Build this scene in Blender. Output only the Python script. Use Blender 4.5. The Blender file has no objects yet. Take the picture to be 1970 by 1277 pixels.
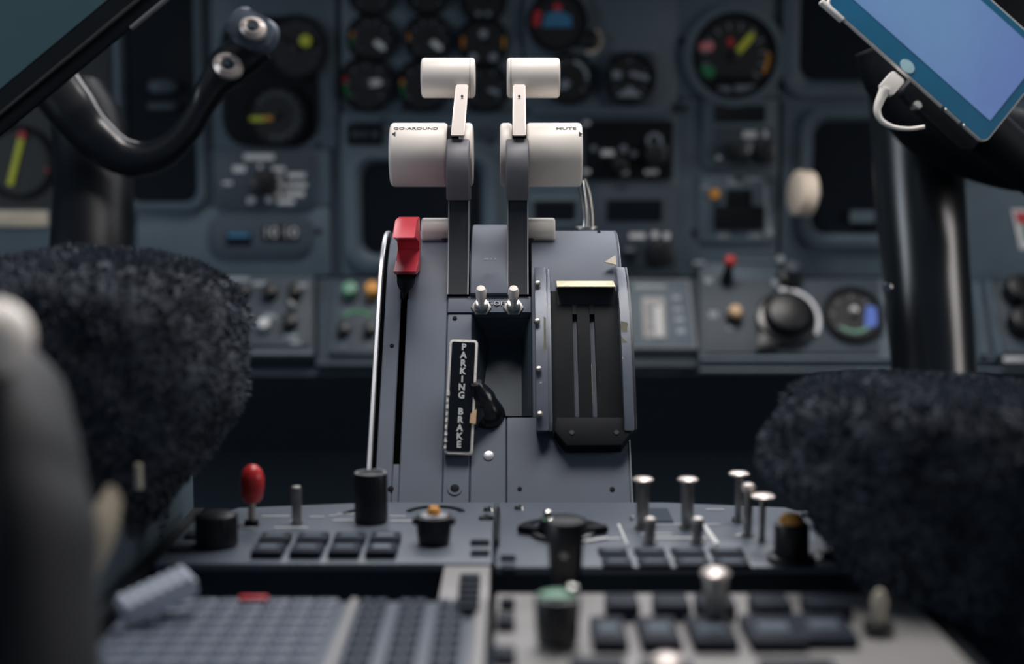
import bpy, bmesh, math, random
from mathutils import Vector, Matrix, noise
C = bpy.context.scene.collection
SC = bpy.context.scene
R = math.radians
PI = math.pi
random.seed(7)

# ---------------------------------------------------------------- camera, world, lights, exposure
F = 2736.0                      # focal length in pixels of the 1970 px wide frame
H = 1.20                        # eye height above the cockpit floor
PITCH = R(6.22)
cam = bpy.data.cameras.new('camera'); cam.sensor_width = 36; cam.lens = 36 * F / 1970
cam.clip_start = 0.02; cam.clip_end = 50
cam.dof.use_dof = True; cam.dof.focus_distance = 0.885; cam.dof.aperture_fstop = 3.7
cam.dof.aperture_blades = 0
co = bpy.data.objects.new('camera', cam); C.objects.link(co)
co.location = (0, 0, H); co.rotation_euler = (R(90) - PITCH, 0, 0)
SC.camera = co

w = bpy.data.worlds.new('world'); SC.world = w; w.use_nodes = True
bg = w.node_tree.nodes['Background']; bg.inputs[0].default_value = (0.20, 0.33, 0.48, 1); bg.inputs[1].default_value = 0.13

def area(name, loc, target, sx, sy, power, col):
    l = bpy.data.lights.new(name, 'AREA'); l.shape = 'RECTANGLE'; l.size = sx; l.size_y = sy
    l.energy = power; l.color = col
    o = bpy.data.objects.new(name, l); C.objects.link(o); o.location = loc
    o.rotation_euler = (Vector(target) - Vector(loc)).to_track_quat('-Z', 'Y').to_euler()
    return o
area('windscreen_daylight', (0.35, 2.05, H + 0.80), (0.12, 0.70, H - 0.18), 1.7, 0.7, 24.0, (0.95, 0.95, 0.98))
area('overhead_daylight', (0.10, 0.88, H + 0.95), (0.06, 0.95, H - 0.1), 0.8, 0.34, 12.5, (1.0, 0.95, 0.91))
area('left_window_daylight', (-1.40, 0.55, H + 0.15), (0.1, 1.05, H + 0.0), 0.8, 0.6, 7.0, (0.80, 0.90, 1.0))
area('right_window_daylight', (1.40, 0.62, H + 0.15), (0, 1.05, H + 0.0), 0.8, 0.6, 6.0, (1.0, 0.95, 0.92))

SC.view_settings.view_transform = 'Standard'; SC.view_settings.look = 'None'
SC.view_settings.gamma = 1; SC.view_settings.use_curve_mapping = False
SC.view_settings.exposure = 0.0

# ---------------------------------------------------------------- helpers
CT, ST = math.cos(PITCH), math.sin(PITCH)
def ray(px, py):
    a, b = (px - 985) / F, -(py - 638.5) / F
    return Vector((a, b * ST + CT, b * CT - ST))
CAM = Vector((0, 0, H))
def at_y(px, py, Y):
    d = ray(px, py); return CAM + d * (Y / d.y)
def depth(p):
    return (p - CAM).dot(Vector((0, CT, -ST)))

class Fr:
    """a plane the cockpit has: local x to the right, y up along it, z out of it"""
    def __init__(s, loc, rx, rz=0, ry=0):
        s.M = Matrix.Translation(loc) @ Matrix.Rotation(rz, 4, 'Z') @ Matrix.Rotation(rx, 4, 'X') @ Matrix.Rotation(ry, 4, 'Y')
        s.I = s.M.inverted()
    def uv(s, px, py, h=0.0):
        o = s.I @ CAM; d = s.I.to_3x3() @ ray(px, py)
        t = (h - o.z) / d.z
        q = o + d * t
        return q.x, q.y
    def sc(s, px, py):
        u, v = s.uv(px, py); return depth(s.M @ Vector((u, v, 0))) / F

def meta(o, label=None, cat=None, group=None, kind=None):
    if label: o['label'] = label
    if cat: o['category'] = cat
    if group: o['group'] = group
    if kind: o['kind'] = kind
    return o

class Thing:
    def __init__(s, name, label, cat, fr, px, py, group=None, kind=None):
        s.fr = fr; s.u, s.v = fr.uv(px, py)
        s.o = bpy.data.objects.new(name, None); s.o.empty_display_size = 0.02
        C.objects.link(s.o)
        s.M = fr.M @ Matrix.Translation((s.u, s.v, 0))
        s.o.matrix_world = s.M
        meta(s.o, label, cat, group, kind)
        s.k = fr.sc(px, py)
    def p(s, px, py, h=0.0):
        u, v = s.fr.uv(px, py, h); return u - s.u, v - s.v
    def wl(s, P):                      # world point -> local
        return s.M.inverted() @ Vector(P)

class B:
    def __init__(s): s.bm = bmesh.new()
    def _end(s, vs, tf):
        if tf is not None: bmesh.ops.transform(s.bm, matrix=tf, verts=vs)
        return s
    def box(s, x0, x1, y0, y1, z0, z1, bev=0.0, tf=None, seg=2):
        n = len(s.bm.verts)
        vs = [s.bm.verts.new((x, y, z)) for z in (z0, z1) for y in (y0, y1) for x in (x0, x1)]
        fs = []
        if tf is not None: bmesh.ops.transform(s.bm, matrix=tf, verts=vs)
        for q in ((0, 2, 3, 1), (4, 5, 7, 6), (0, 1, 5, 4), (2, 6, 7, 3), (0, 4, 6, 2), (1, 3, 7, 5)):
            fs.append(s.bm.faces.new([vs[i] for i in q]))
        if bev > 0:
            es = list({e for f in fs for e in f.edges})
            bmesh.ops.bevel(s.bm, geom=es, offset=bev, segments=seg, affect='EDGES', profile=0.5)
        return s
    def prism(s, pts, z0, z1, tf=None, bev=0.0):
        """pts 2-D polygon, extruded along z"""
        a = [s.bm.verts.new((p[0], p[1], z0)) for p in pts]; b = [s.bm.verts.new((p[0], p[1], z1)) for p in pts]
        if tf is not None: bmesh.ops.transform(s.bm, matrix=tf, verts=a + b)
        n = len(pts); fs = [s.bm.faces.new(a[::-1]), s.bm.faces.new(b)]
        for i in range(n): fs.append(s.bm.faces.new((a[i], a[(i + 1) % n], b[(i + 1) % n], b[i])))
        if bev > 0:
            es = list(fs[1].edges) + (list(fs[0].edges) if tf is not None else [])
            bmesh.ops.bevel(s.bm, geom=es, offset=bev, segments=2, affect='EDGES', profile=0.5)
        return s
    def rrect(s, x0, y0, x1, y1, r, z0, z1, bev=0.0, tf=None, n=5):
        if x0 > x1: x0, x1 = x1, x0
        if y0 > y1: y0, y1 = y1, y0
        r = min(r, (x1 - x0) * .49, (y1 - y0) * .49)
        pts = []
        for cx, cy, a in ((x1 - r, y1 - r, 0), (x0 + r, y1 - r, 90), (x0 + r, y0 + r, 180), (x1 - r, y0 + r, 270)):
            for i in range(n + 1):
                t = R(a + 90 * i / n); pts.append((cx + r * math.cos(t), cy + r * math.sin(t)))
        return s.prism(pts, z0, z1, tf, bev)
    def lathe(s, prof, c=(0, 0, 0), seg=32, tf=None, sx=1.0, sy=1.0):
        rings = []; vs = []
        for r, z in prof:
            if r < 1e-6:
                v = s.bm.verts.new((c[0], c[1], c[2] + z)); rings.append([v]); vs.append(v)
            else:
                ring = [s.bm.verts.new((c[0] + sx * r * math.cos(2 * PI * i / seg), c[1] + sy * r * math.sin(2 * PI * i / seg), c[2] + z)) for i in range(seg)]
                rings.append(ring); vs += ring
        for a, b in zip(rings, rings[1:]):
            if len(a) == 1 and len(b) == 1: continue
            for i in range(seg):
                j = (i + 1) % seg
                if len(a) == 1: s.bm.faces.new((a[0], b[i], b[j]))
                elif len(b) == 1: s.bm.faces.new((a[i], a[j], b[0]))
                else: s.bm.faces.new((a[i], a[j], b[j], b[i]))
        return s._end(vs, tf)
    def cyl(s, c, r, z0, z1, seg=32, bev=0.0, tf=None, r2=None):
        r2 = r if r2 is None else r2
        b = min(bev, r * .4, abs(z1 - z0) * .45)
        if b > 0: prof = [(0, z0), (r - b, z0), (r - b * .3, z0 + b * .3), (r, z0 + b), (r2, z1 - b), (r2 - b * .3, z1 - b * .3), (r2 - b, z1), (0, z1)]
        else: prof = [(0, z0), (r, z0), (r2, z1), (0, z1)]
        return s.lathe(prof, (c[0], c[1], 0), seg, tf)
    def ring(s, c, ro, ri, z0, z1, seg=40, a0=0, a1=360, tf=None):
        full = abs(a1 - a0) >= 360
        n = seg if full else max(3, int(seg * abs(a1 - a0) / 360))
        rings = []; vs = []
        for i in range(n if full else n + 1):
            t = R(a0 + (a1 - a0) * i / n); x, y = math.cos(t), math.sin(t)
            q = [s.bm.verts.new((c[0] + r * x, c[1] + r * y, z)) for r, z in ((ri, z0), (ro, z0), (ro, z1), (ri, z1))]
            rings.append(q); vs += q
        m = len(rings)
        for i in range(m if full else m - 1):
            a, b = rings[i], rings[(i + 1) % m]
            for k in range(4): s.bm.faces.new((a[k], a[(k + 1) % 4], b[(k + 1) % 4], b[k]))
        if not full: s.bm.faces.new(rings[0]); s.bm.faces.new(rings[-1][::-1])
        return s._end(vs, tf)
    def sweep(s, path, rad, seg=16, side=Vector((0, 1, 0)), cap=True, sub=6, tf=None):
        """tube of changing elliptic section; rad items r or (r_in_plane, r_along_side)"""
        P = [Vector(p) for p in path]; Q = [(r, r) if not isinstance(r, tuple) else r for r in rad]
        pts, rr = [], []
        n = len(P)
        for i in range(n - 1):
            p0, p1, p2, p3 = P[max(i - 1, 0)], P[i], P[i + 1], P[min(i + 2, n - 1)]
            for j in range(sub):
                t = j / sub
                pts.append(0.5 * ((2 * p1) + (p2 - p0) * t + (2 * p0 - 5 * p1 + 4 * p2 - p3) * t * t + (3 * p1 - p0 - 3 * p2 + p3) * t ** 3))
                e = t * t * (3 - 2 * t)
                rr.append((Q[i][0] * (1 - e) + Q[i + 1][0] * e, Q[i][1] * (1 - e) + Q[i + 1][1] * e))
        pts.append(P[-1]); rr.append(Q[-1])
        rings = []; vs = []
        up = Vector(side)
        for i, p in enumerate(pts):
            t = (pts[min(i + 1, len(pts) - 1)] - pts[max(i - 1, 0)]).normalized()
            a = t.cross(up).normalized(); b = a.cross(t).normalized()
            ring = [s.bm.verts.new(p + a * rr[i][0] * math.cos(2 * PI * k / seg) + b * rr[i][1] * math.sin(2 * PI * k / seg)) for k in range(seg)]
            rings.append(ring); vs += ring
        for a, b in zip(rings, rings[1:]):
            for k in range(seg): s.bm.faces.new((a[k], a[(k + 1) % seg], b[(k + 1) % seg], b[k]))
        if cap: s.bm.faces.new(rings[0][::-1]); s.bm.faces.new(rings[-1])
        return s._end(vs, tf)
    def text(s, body, cx, cy, size, z, ext=0.0002, wid=None, rot=0.0, tf=None, align='CENTER', spread=1.0, stretch=1.0, bold=0.0):
        cu = bpy.data.curves.new('t', 'FONT'); cu.body = body; cu.size = size; cu.align_x = align; cu.align_y = 'CENTER'
        cu.extrude = ext; cu.offset = bold; cu.resolution_u = 3; cu.space_character = spread
        o = bpy.data.objects.new('t', cu); C.objects.link(o)
        dg = bpy.context.evaluated_depsgraph_get(); dg.update()
        me = bpy.data.meshes.new_from_object(o.evaluated_get(dg))
        n0 = len(s.bm.verts)
        s.bm.from_mesh(me); s.bm.verts.ensure_lookup_table()
        vs = list(s.bm.verts)[n0:]
        xs = [v.co.x for v in vs]
        k = (wid / (max(xs) - min(xs))) if (wid and xs) else stretch
        M = Matrix.Translation((cx, cy, z)) @ Matrix.Rotation(rot, 4, 'Z') @ Matrix.Diagonal((k, 1, 1, 1))
        if tf is not None: M = tf @ M
        bmesh.ops.transform(s.bm, matrix=M, verts=vs)
        bpy.data.objects.remove(o); bpy.data.curves.remove(cu); bpy.data.meshes.remove(me)
        return s
    def obj(s, name, mat, parent=None, smooth=True, warp=None, label=None, kind=None, loc=None, ang=38):
        if warp:
            for v in s.bm.verts: v.co = warp(v.co)
        bmesh.ops.recalc_face_normals(s.bm, faces=s.bm.faces)
        if smooth:
            ca = R(ang)
            for f in s.bm.faces: f.smooth = True
            for e in s.bm.edges:
                if len(e.link_faces) == 2 and e.calc_face_angle(0) > ca: e.smooth = False
        me = bpy.data.meshes.new(name); s.bm.to_mesh(me); s.bm.free()
        me.materials.append(mat)
        o = bpy.data.objects.new(name, me); C.objects.link(o)
        if parent is not None: o.parent = parent.o if isinstance(parent, Thing) else parent
        if loc: o.location = loc
        meta(o, label, kind=kind)
        return o
def share(src, parent, loc, rot=None, name=None):
    o = bpy.data.objects.new(name or src.name.split('.')[0], src.data); C.objects.link(o)
    o.parent = parent.o if isinstance(parent, Thing) else parent
    o.location = loc
    if rot: o.rotation_euler = rot
    return o

# ---------------------------------------------------------------- materials
def lin(c):
    return tuple(((v / 255) / 12.92 if v / 255 <= .04045 else ((v / 255 + .055) / 1.055) ** 2.4) for v in c)
def mat(name, rgb, rough=0.5, metal=0.0, var=0.12, scale=60, spec=0.5, coat=0.0, bump=0.0, emit=None, es=0, wear=None, wt=0.62, sheen=0.0):
    m = bpy.data.materials.new(name); m.use_nodes = True
    nt = m.node_tree; b = nt.nodes['Principled BSDF']; L = nt.links.new
    c = lin(rgb) if max(rgb) > 1.01 else rgb
    b.inputs['Roughness'].default_value = rough; b.inputs['Metallic'].default_value = metal
    b.inputs['Specular IOR Level'].default_value = spec; b.inputs['Coat Weight'].default_value = coat
    if sheen: b.inputs['Sheen Weight'].default_value = sheen; b.inputs['Sheen Roughness'].default_value = .5
    tc = nt.nodes.new('ShaderNodeTexCoord'); nz = nt.nodes.new('ShaderNodeTexNoise')
    nz.inputs['Scale'].default_value = scale; nz.inputs['Detail'].default_value = 4
    L(tc.outputs['Object'], nz.inputs['Vector'])
    rp = nt.nodes.new('ShaderNodeValToRGB'); L(nz.outputs['Fac'], rp.inputs[0])
    rp.color_ramp.elements[0].position = 0.3; rp.color_ramp.elements[1].position = 0.7
    rp.color_ramp.elements[0].color = (*[v * (1 - var) for v in c], 1); rp.color_ramp.elements[1].color = (*[min(1, v * (1 + var)) for v in c], 1)
    out = rp.outputs[0]
    if wear:
        n2 = nt.nodes.new('ShaderNodeTexNoise'); n2.inputs['Scale'].default_value = scale * 2.2; n2.inputs['Detail'].default_value = 6
        L(tc.outputs['Object'], n2.inputs['Vector'])
        r2 = nt.nodes.new('ShaderNodeValToRGB'); r2.color_ramp.elements[0].position = wt; r2.color_ramp.elements[1].position = wt + .03
        L(n2.outputs['Fac'], r2.inputs[0])
        mx = nt.nodes.new('ShaderNodeMix'); mx.data_type = 'RGBA'
        L(r2.outputs[0], mx.inputs[0]); L(out, mx.inputs[6]); mx.inputs[7].default_value = (*lin(wear), 1)
        out = mx.outputs[2]
    L(out, b.inputs['Base Color'])
    if bump:
        bp = nt.nodes.new('ShaderNodeBump'); bp.inputs['Strength'].default_value = bump; bp.inputs['Distance'].default_value = 0.002
        L(nz.outputs['Fac'], bp.inputs['Height']); L(bp.outputs[0], b.inputs['Normal'])
    if emit:
        b.inputs['Emission Color'].default_value = (*lin(emit), 1); b.inputs['Emission Strength'].default_value = es
    return m
M = {}
M['panel'] = mat('panel_paint', (82, 98, 110), .55, var=.10, scale=22)
M['panel_dark'] = mat('panel_dark_paint', (58, 70, 82), .55, var=.1, scale=22)
M['quad'] = mat('quadrant_paint', (88, 97, 113), .6, var=.05, scale=30, wear=(150, 152, 156), wt=.78)
M['rail'] = mat('worn_rail_paint', (92, 99, 113), .4, var=.15, scale=70, wear=(196, 186, 150), wt=.70, metal=.1)
M['console'] = mat('console_paint', (88, 97, 110), .42, var=.06, scale=30, spec=.6)
M['console_lt'] = mat('console_light_paint', (150, 148, 148), .45, var=.06, scale=30)
M['black'] = mat('matte_black', (20, 24, 29), .6, var=.15, scale=60, spec=.12)
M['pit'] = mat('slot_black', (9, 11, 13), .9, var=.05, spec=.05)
M['knob'] = mat('black_knob_plastic', (24, 26, 30), .38, var=.12, scale=80)
M['gloss'] = mat('gloss_black', (22, 25, 30), .24, var=.05, coat=.15)
M['tube2'] = mat('satin_dark_tube', (18, 21, 26), .45, var=.2, scale=12, spec=.2)
M['void'] = mat('lifted_black', (66, 76, 86), .9, var=.05, spec=.1)  # footwell shade with a hazy lift of the blacks put into the colour
M['ivory'] = mat('ivory_plastic', (236, 228, 220), .42, var=.025, scale=40)
M['arm'] = mat('steel_grey_arm', (188, 180, 176), .42, .45, var=.06, scale=50)
M['armdark'] = mat('dark_lever_paint', (44, 48, 55), .42, .2, var=.1, scale=50)
M['casting'] = mat('dark_lever_casting', (92, 92, 98), .5, .1, var=.08, scale=60)
M['socket'] = mat('bright_plated_ring', (228, 216, 210), .28, .5, var=.03)
M['head'] = mat('grey_blue_cast_paint', (70, 80, 95), .5, var=.05)
M['silver'] = mat('worn_silver_rim', (230, 226, 222), .45, .0, var=.15, scale=400)
M['armtop'] = mat('lever_casting', (128, 126, 130), .5, .15, var=.08, scale=60)
M['red'] = mat('red_plastic', (196, 58, 72), .38, var=.06, scale=50)
M['redcap'] = mat('red_cap_rubber', (196, 48, 50), .28, var=.05)
M['chrome'] = mat('chrome', (205, 204, 200), .16, 1, var=.05)
M['steel'] = mat('brushed_steel', (158, 156, 152), .34, .9, var=.12, scale=120)
M['alu'] = mat('bare_aluminium', (176, 178, 184), .35, .7, var=.08, scale=60)
M['white'] = mat('white_marking', (214, 216, 218), .6, var=.05)
M['dimwhite'] = mat('dim_white_marking', (112, 120, 132), .6, var=.08)
M['yellow'] = mat('yellow_paint', (200, 206, 60), .5)
M['amber'] = mat('amber_paint', (222, 150, 60), .5)
M['orange'] = mat('orange_cap', (246, 172, 84), .5)
M['green'] = mat('green_paint', (30, 130, 80), .5)
M['palegreen'] = mat('pale_green_cap', (110, 160, 135), .4)
M['redp'] = mat('red_paint', (190, 50, 58), .5)
M['pink'] = mat('pink_paint', (214, 130, 132), .5)
M['blue'] = mat('blue_paint', (60, 120, 160), .5)
M['violet'] = mat('violet_blue_paint', (88, 120, 210), .5)
M['dial'] = mat('dial_black', (20, 23, 27), .5, var=.1)
M['glass'] = mat('dark_glass', (20, 24, 31), .22, var=.03, spec=.35)
M['glass_refl'] = mat('glass_painted_reflection', (62, 88, 94), .4, var=.03, spec=.4)  # dark tablet glass; the teal reflection is painted into its base colour
M['screen'] = mat('lit_blue_screen', (60, 80, 120), .2)
M['bezel'] = mat('bezel_painted_glow', (40, 104, 140), .3, var=.2, scale=9)  # blue glow and sky reflection painted into the bezel colour
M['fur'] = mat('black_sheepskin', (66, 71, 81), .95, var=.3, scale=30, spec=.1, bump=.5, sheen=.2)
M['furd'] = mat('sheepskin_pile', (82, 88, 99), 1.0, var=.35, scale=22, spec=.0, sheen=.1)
M['column'] = mat('dark_painted_tube', (26, 30, 35), .27, var=.2, scale=12, spec=1.0)
M['leather'] = mat('dark_leather', (16, 20, 26), .7, var=.1, scale=30)
M['beige'] = mat('beige_plastic', (196, 186, 168), .5)
M['beigedark'] = mat('dull_beige_metal', (150, 140, 122), .5)
M['tan'] = mat('tan_knob_plastic', (226, 190, 150), .5)
M['cable'] = mat('white_cable', (250, 244, 236), .4, var=.02)
M['key'] = mat('dark_key', (34, 41, 52), .65, var=.1, spec=.15)
M['keyleg'] = mat('dim_key_legend', (86, 96, 108), .6, spec=.2)
M['keyg'] = mat('grey_key', (112, 120, 136), .5, var=.12)
M['keymid'] = mat('slate_key', (62, 70, 84), .6, var=.1, spec=.2)
M['legend'] = mat('key_legend', (142, 152, 160), .5)
M['chip'] = mat('bare_primer_chip', (226, 218, 184), .55, var=.12, scale=300)
M['strap'] = mat('grey_webbing', (168, 176, 192), .6, var=.08)
# the tablet's screen glows with a blurred blue wallpaper
nt = M['screen'].node_tree; b = nt.nodes['Principled BSDF']
tc = nt.nodes.new('ShaderNodeTexCoord'); nz = nt.nodes.new('ShaderNodeTexNoise'); nz.inputs['Scale'].default_value = 7; nz.inputs['Detail'].default_value = 1
nt.links.new(tc.outputs['Object'], nz.inputs['Vector'])
rp = nt.nodes.new('ShaderNodeValToRGB'); nt.links.new(nz.outputs['Fac'], rp.inputs[0])
rp.color_ramp.elements[0].color = (*lin((92, 110, 160)), 1); rp.color_ramp.elements[0].position = .35
rp.color_ramp.elements[1].color = (*lin((100, 134, 165)), 1); rp.color_ramp.elements[1].position = .65
nt.links.new(rp.outputs[0], b.inputs['Emission Color']); b.inputs['Emission Strength'].default_value = 0.8

# ---------------------------------------------------------------- the room
def struct(name, bm, m):
    o = bm.obj(name, m, smooth=False); o['kind'] = 'structure'; return o
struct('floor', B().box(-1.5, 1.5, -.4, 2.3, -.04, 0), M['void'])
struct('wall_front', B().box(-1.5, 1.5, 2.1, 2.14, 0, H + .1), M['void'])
struct('wall_left', B().box(-1.5, -1.46, -.4, 2.14, 0, H + .32), M['black'])
struct('wall_right', B().box(1.46, 1.5, -.4, 2.14, 0, H + .32), M['black'])

# ---------------------------------------------------------------- frames (planes)
YM = 1.60
MAIN = Fr((0, YM, H), R(90))
lo = at_y(985, 692, 1.53); hi = at_y(985, 532, 1.585)
LOWER = Fr(lo, math.atan2(hi.z - lo.z, hi.y - lo.y))
PZ = H - .18
PED = Fr((0, 0, PZ), 0)
q0 = at_y(985, 965, .80); q1 = at_y(985, 520, .90)
QA = math.atan2(q1.z - q0.z, q1.y - q0.y)
QUAD = Fr(q0, QA)

# ---------------------------------------------------------------- main instrument panel
ip = Thing('main_instrument_board', 'wide blue grey main instrument panel filling the back of the cockpit', 'instrument panel', MAIN, 985, 300)
def rect(t, px0, py0, px1, py1, h=0):
    a = t.p(px0, py0, h); b_ = t.p(px1, py1, h)
    return min(a[0], b_[0]), min(a[1], b_[1]), max(a[0], b_[0]), max(a[1], b_[1])
x0, y0, x1, y1 = rect(ip, -500, -70, 2400, 534)
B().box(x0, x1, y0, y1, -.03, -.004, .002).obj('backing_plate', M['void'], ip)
# separate painted sheets with gaps between them
for (a, b_, c, d) in [(-480, -70, 255, 530), (262, 398, 636, 530), (386, -70, 648, 285), (386, 288, 636, 396), (655, -70, 1003, 212), (655, 216, 1003, 530), (1008, -70, 1304, 212), (1008, 216, 1304, 530),
                      (1309, -70, 1500, 186), (1309, 190, 1500, 530), (1505, -70, 2400, 530)]:
    r = rect(ip, a, b_, c, d)
    B().rrect(*r, .004, -.004, 0, .0012).obj('panel_sheet', M['panel'], ip)
r = rect(ip, -300, -70, 222, 402)
B().rrect(*r, .01, -.001, .0015, 0).obj('black_cover', M['dial'], ip)
def on_panel_screws(t, pts, m='knob', rr=.004):
    for q in pts:
        x, y = t.p(*q)
        B().cyl((x, y), rr, 0, .0012, 12, .0004).obj('screw', M[m], t)
on_panel_screws(ip, [(612, 445), (612, 280), (944, 272), (655, 205), (777, 205), (1318, 208), (1335, 448), (1300, 205), (1262, 512), (1310, 80)])
# ledge strips that catch the light
for (a, b_, c, d) in [(1020, 208, 1290, 222), (672, 226, 735, 236)]:
    r = rect(ip, a, b_, c, d)
    B().rrect(*r, .003, 0, .012, .003).obj('ledge', M['panel'], ip)
# unseen glareshield above the frame, added to keep windscreen light off the panel
gs = Thing('glareshield', 'matte black glareshield hood running above the instrument panel', 'glareshield', MAIN, 985, -70)
B().box(-1.1, 1.1, .0, .03, -.05, .20, .01).box(-1.1, 1.1, .0, .10, -.06, -.03, .005).obj('hood', M['black'], gs)

# --- instruments: every one a thing of its own
def gauge(label, px, py, r_px, marks=(), needle=None, square=False, fr=MAIN, group=None, ringm='panel_dark', glassy=True, ticks=9, name='gauge', hub=True, tickm='dimwhite', a0=-40, a1=220):
    t = Thing(name, label, 'gauge', fr, px, py, group)
    r = r_px * t.k
    if square:
        B().rrect(-r * 1.12, -r * 1.12, r * 1.12, r * 1.12, r * .35, 0, .006, .0015).obj('mounting_plate', M[ringm], t)
        z = .006
    else: z = 0
    B().ring((0, 0), r * 1.08, r * .93, z, z + .007).obj('bezel', M['black'], t)
    B().cyl((0, 0), r * .95, z, z + .003, 40).obj('dial', M['dial'], t)
    if ticks:
        bb = B()
        for i in range(ticks):
            a = R(a0 + (a1 - a0) * i / (ticks - 1)); ca, sa = math.cos(a), math.sin(a)
            T = Matrix.Translation((ca * r * .74, sa * r * .74, 0)) @ Matrix.Rotation(a, 4, 'Z')
            bb.box(-r * .09, r * .09, -r * .028, r * .028, z + .003, z + .0036, tf=T)
        bb.obj('scale_marks', M[tickm], t, smooth=False)
    for (mk, ang0, ang1, ri, ro) in marks:
        B().ring((0, 0), r * ro, r * ri, z + .003, z + .0042, 40, ang0, ang1).obj('colour_arc', M[mk], t)
    if needle:
        nm, ang, l0, l1, wd = needle
        T = Matrix.Rotation(R(ang), 4, 'Z')
        B().prism([(r * l0, -r * wd), (r * l1 * .8, -r * wd), (r * l1, 0), (r * l1 * .8, r * wd), (r * l0, r * wd)], z + .004, z + .0052, tf=T).obj('needle', M[nm], t)
    if hub: B().cyl((0, 0), r * .14, z + .003, z + .007, 16, .001).obj('hub', M['knob'], t)
    return t, r, z

EG = 'round engine gauges left of centre'
# engine cluster, two rows and a cut-off top row
gauge('small dark gauge in the top row, leftmost, cut off by the frame top', 715, -12, 42, ticks=9)
gauge('small dark gauge in the cut-off top row, second from left', 822, -14, 42, ticks=9)
t, r, z = gauge('small dark gauge in the cut-off top row above the tilted levers', 930, 2, 42, ticks=0)
B().box(-r * .35, -r * .08, -r * .72, -r * .5, z + .003, z + .004).box(r * .08, r * .35, -r * .72, -r * .5, z + .003, z + .004).obj('counter', M['dimwhite'], t)
gauge('round gauge with short green and amber arc, upper row leftmost', 715, 75, 44, [('green', 175, 200, .8, 1.0), ('amber', 160, 176, .78, .95)], ('white', -38, .2, .8, .13), ticks=8)
gauge('round gauge above and left of the left reverser handle', 824, 75, 44, [('amber', 165, 185, .8, .98)], ('white', -38, .2, .8, .13), ticks=8)
t, r, z = gauge('round gauge directly above the left reverser handle, two pale counters', 930, 82, 46, [('amber', 165, 195, .8, .98), ('amber', -15, 15, .8, .98)], None, ticks=0)
B().cyl((0, r * .35), r * .17, z + .003, z + .004, 16).cyl((-r * .42, -r * .62), r * .17, z + .003, z + .004, 16).cyl((r * .42, -r * .62), r * .17, z + .003, z + .004, 16).obj('counter', M['legend'], t)
gauge('round gauge with bright green arc, lower row leftmost', 706, 162, 50, [('green', 180, 215, .78, 1.02), ('redp', 160, 178, .78, .98)], ('white', 8, -.1, .62, .13), ticks=7)
gauge('round gauge with green arc partly behind the left reverser handle', 814, 165, 48, [('green', 180, 212, .78, 1.02), ('amber', 163, 178, .78, .98)], ('white', 12, .1, .6, .12), ticks=7)
gauge('round gauge seen between the two reverser handles', 934, 170, 44, (), ('legend', -20, .1, .7, .1), ticks=6)
# right of the levers
t, r, z = gauge('round standby attitude gauge with blue band and red flag', 1072, 44, 54, [('redp', 150, 190, .62, .9)], None, ticks=0, hub=False, square=True, ringm='panel')
B().prism([(-r * .55, -r * .18), (r * .5, -r * .18), (r * .5, r * .2), (r * .1, r * .38), (-r * .4, r * .3)], z + .003, z + .0045).obj('sky_band', M['blue'], t)
B().box(-r * .14, r * .14, r * .42, r * .62, z + .003, z + .0045).obj('flag', M['redp'], t)
t = Thing('rotary_adjuster', 'small black knob with pale worn ring below the attitude gauge', 'knob', MAIN, 1134, 78)
k = t.k
B().ring((0, 0), 26 * k, 20 * k, 0, .004, 40, -110, 60).obj('ring', M['beige'], t)
B().cyl((0, 0), 18 * k, 0, .014, 24, .002).obj('knob_body', M['knob'], t)
t, r, z = gauge('round altitude dial half hidden behind the right reverser handle', 1096, 152, 46, (), ('legend', 230, .1, .55, .16), square=False, ticks=10, tickm='legend')
B().ring((0, 0), r * .8, r * .66, z + .003, z + .004, 40, 0, 75).obj('scale_band', M['legend'], t)
t, r, z = gauge('square-framed round dial with pale crossbar right of the reverser handles', 1210, 152, 46, (), None, square=True, ticks=5, tickm='dimwhite')
B().box(-r * .72, -r * .35, -r * .0, r * .3, z + .003, z + .004).prism([(-r * .1, r * .12), (r * .8, -r * .1), (r * .8, r * .1), (r * .1, r * .3)], z + .003, z + .004).prism([(-r * .6, -r * .75), (r * .6, -r * .75), (0, -r * .3)], z + .003, z + .004).obj('pointer', M['legend'], t)
# big right engine gauge with colours
t, r, z = gauge('large rounded dial with yellow needle and pink, green and amber marks', 1412, 108, 76, [('amber', -30, 5, .82, 1.0), ('redp', 95, 118, .25, .45)], ('yellow', 50, .12, .78, .09), ticks=12, ringm='panel', square=False, tickm='dimwhite')
B().ring((0, 0), r * 1.28, r * 1.08, 0, .009, 48).obj('surround', M['panel'], t)
for (mk, dx, dy, sx, sy) in [('pink', -55, 18, 15, 8), ('green', -52, -30, 14, 10)]:
    B().rrect((dx - sx) * t.k, (dy - sy) * t.k, (dx + sx) * t.k, (dy + sy) * t.k, .003, z + .003, z + .0045).obj('flag', M[mk], t)
B().rrect(-40 * t.k, -62 * t.k, 36 * t.k, -38 * t.k, .003, z + .003, z + .0045).obj('counter_window', M['black'], t)
B().box(-30 * t.k, -6 * t.k, -70 * t.k, -58 * t.k, z + .003, z + .005).box(2 * t.k, 40 * t.k, -68 * t.k, -55 * t.k, z + .003, z + .005).obj('counter', M['dimwhite'], t)
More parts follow.
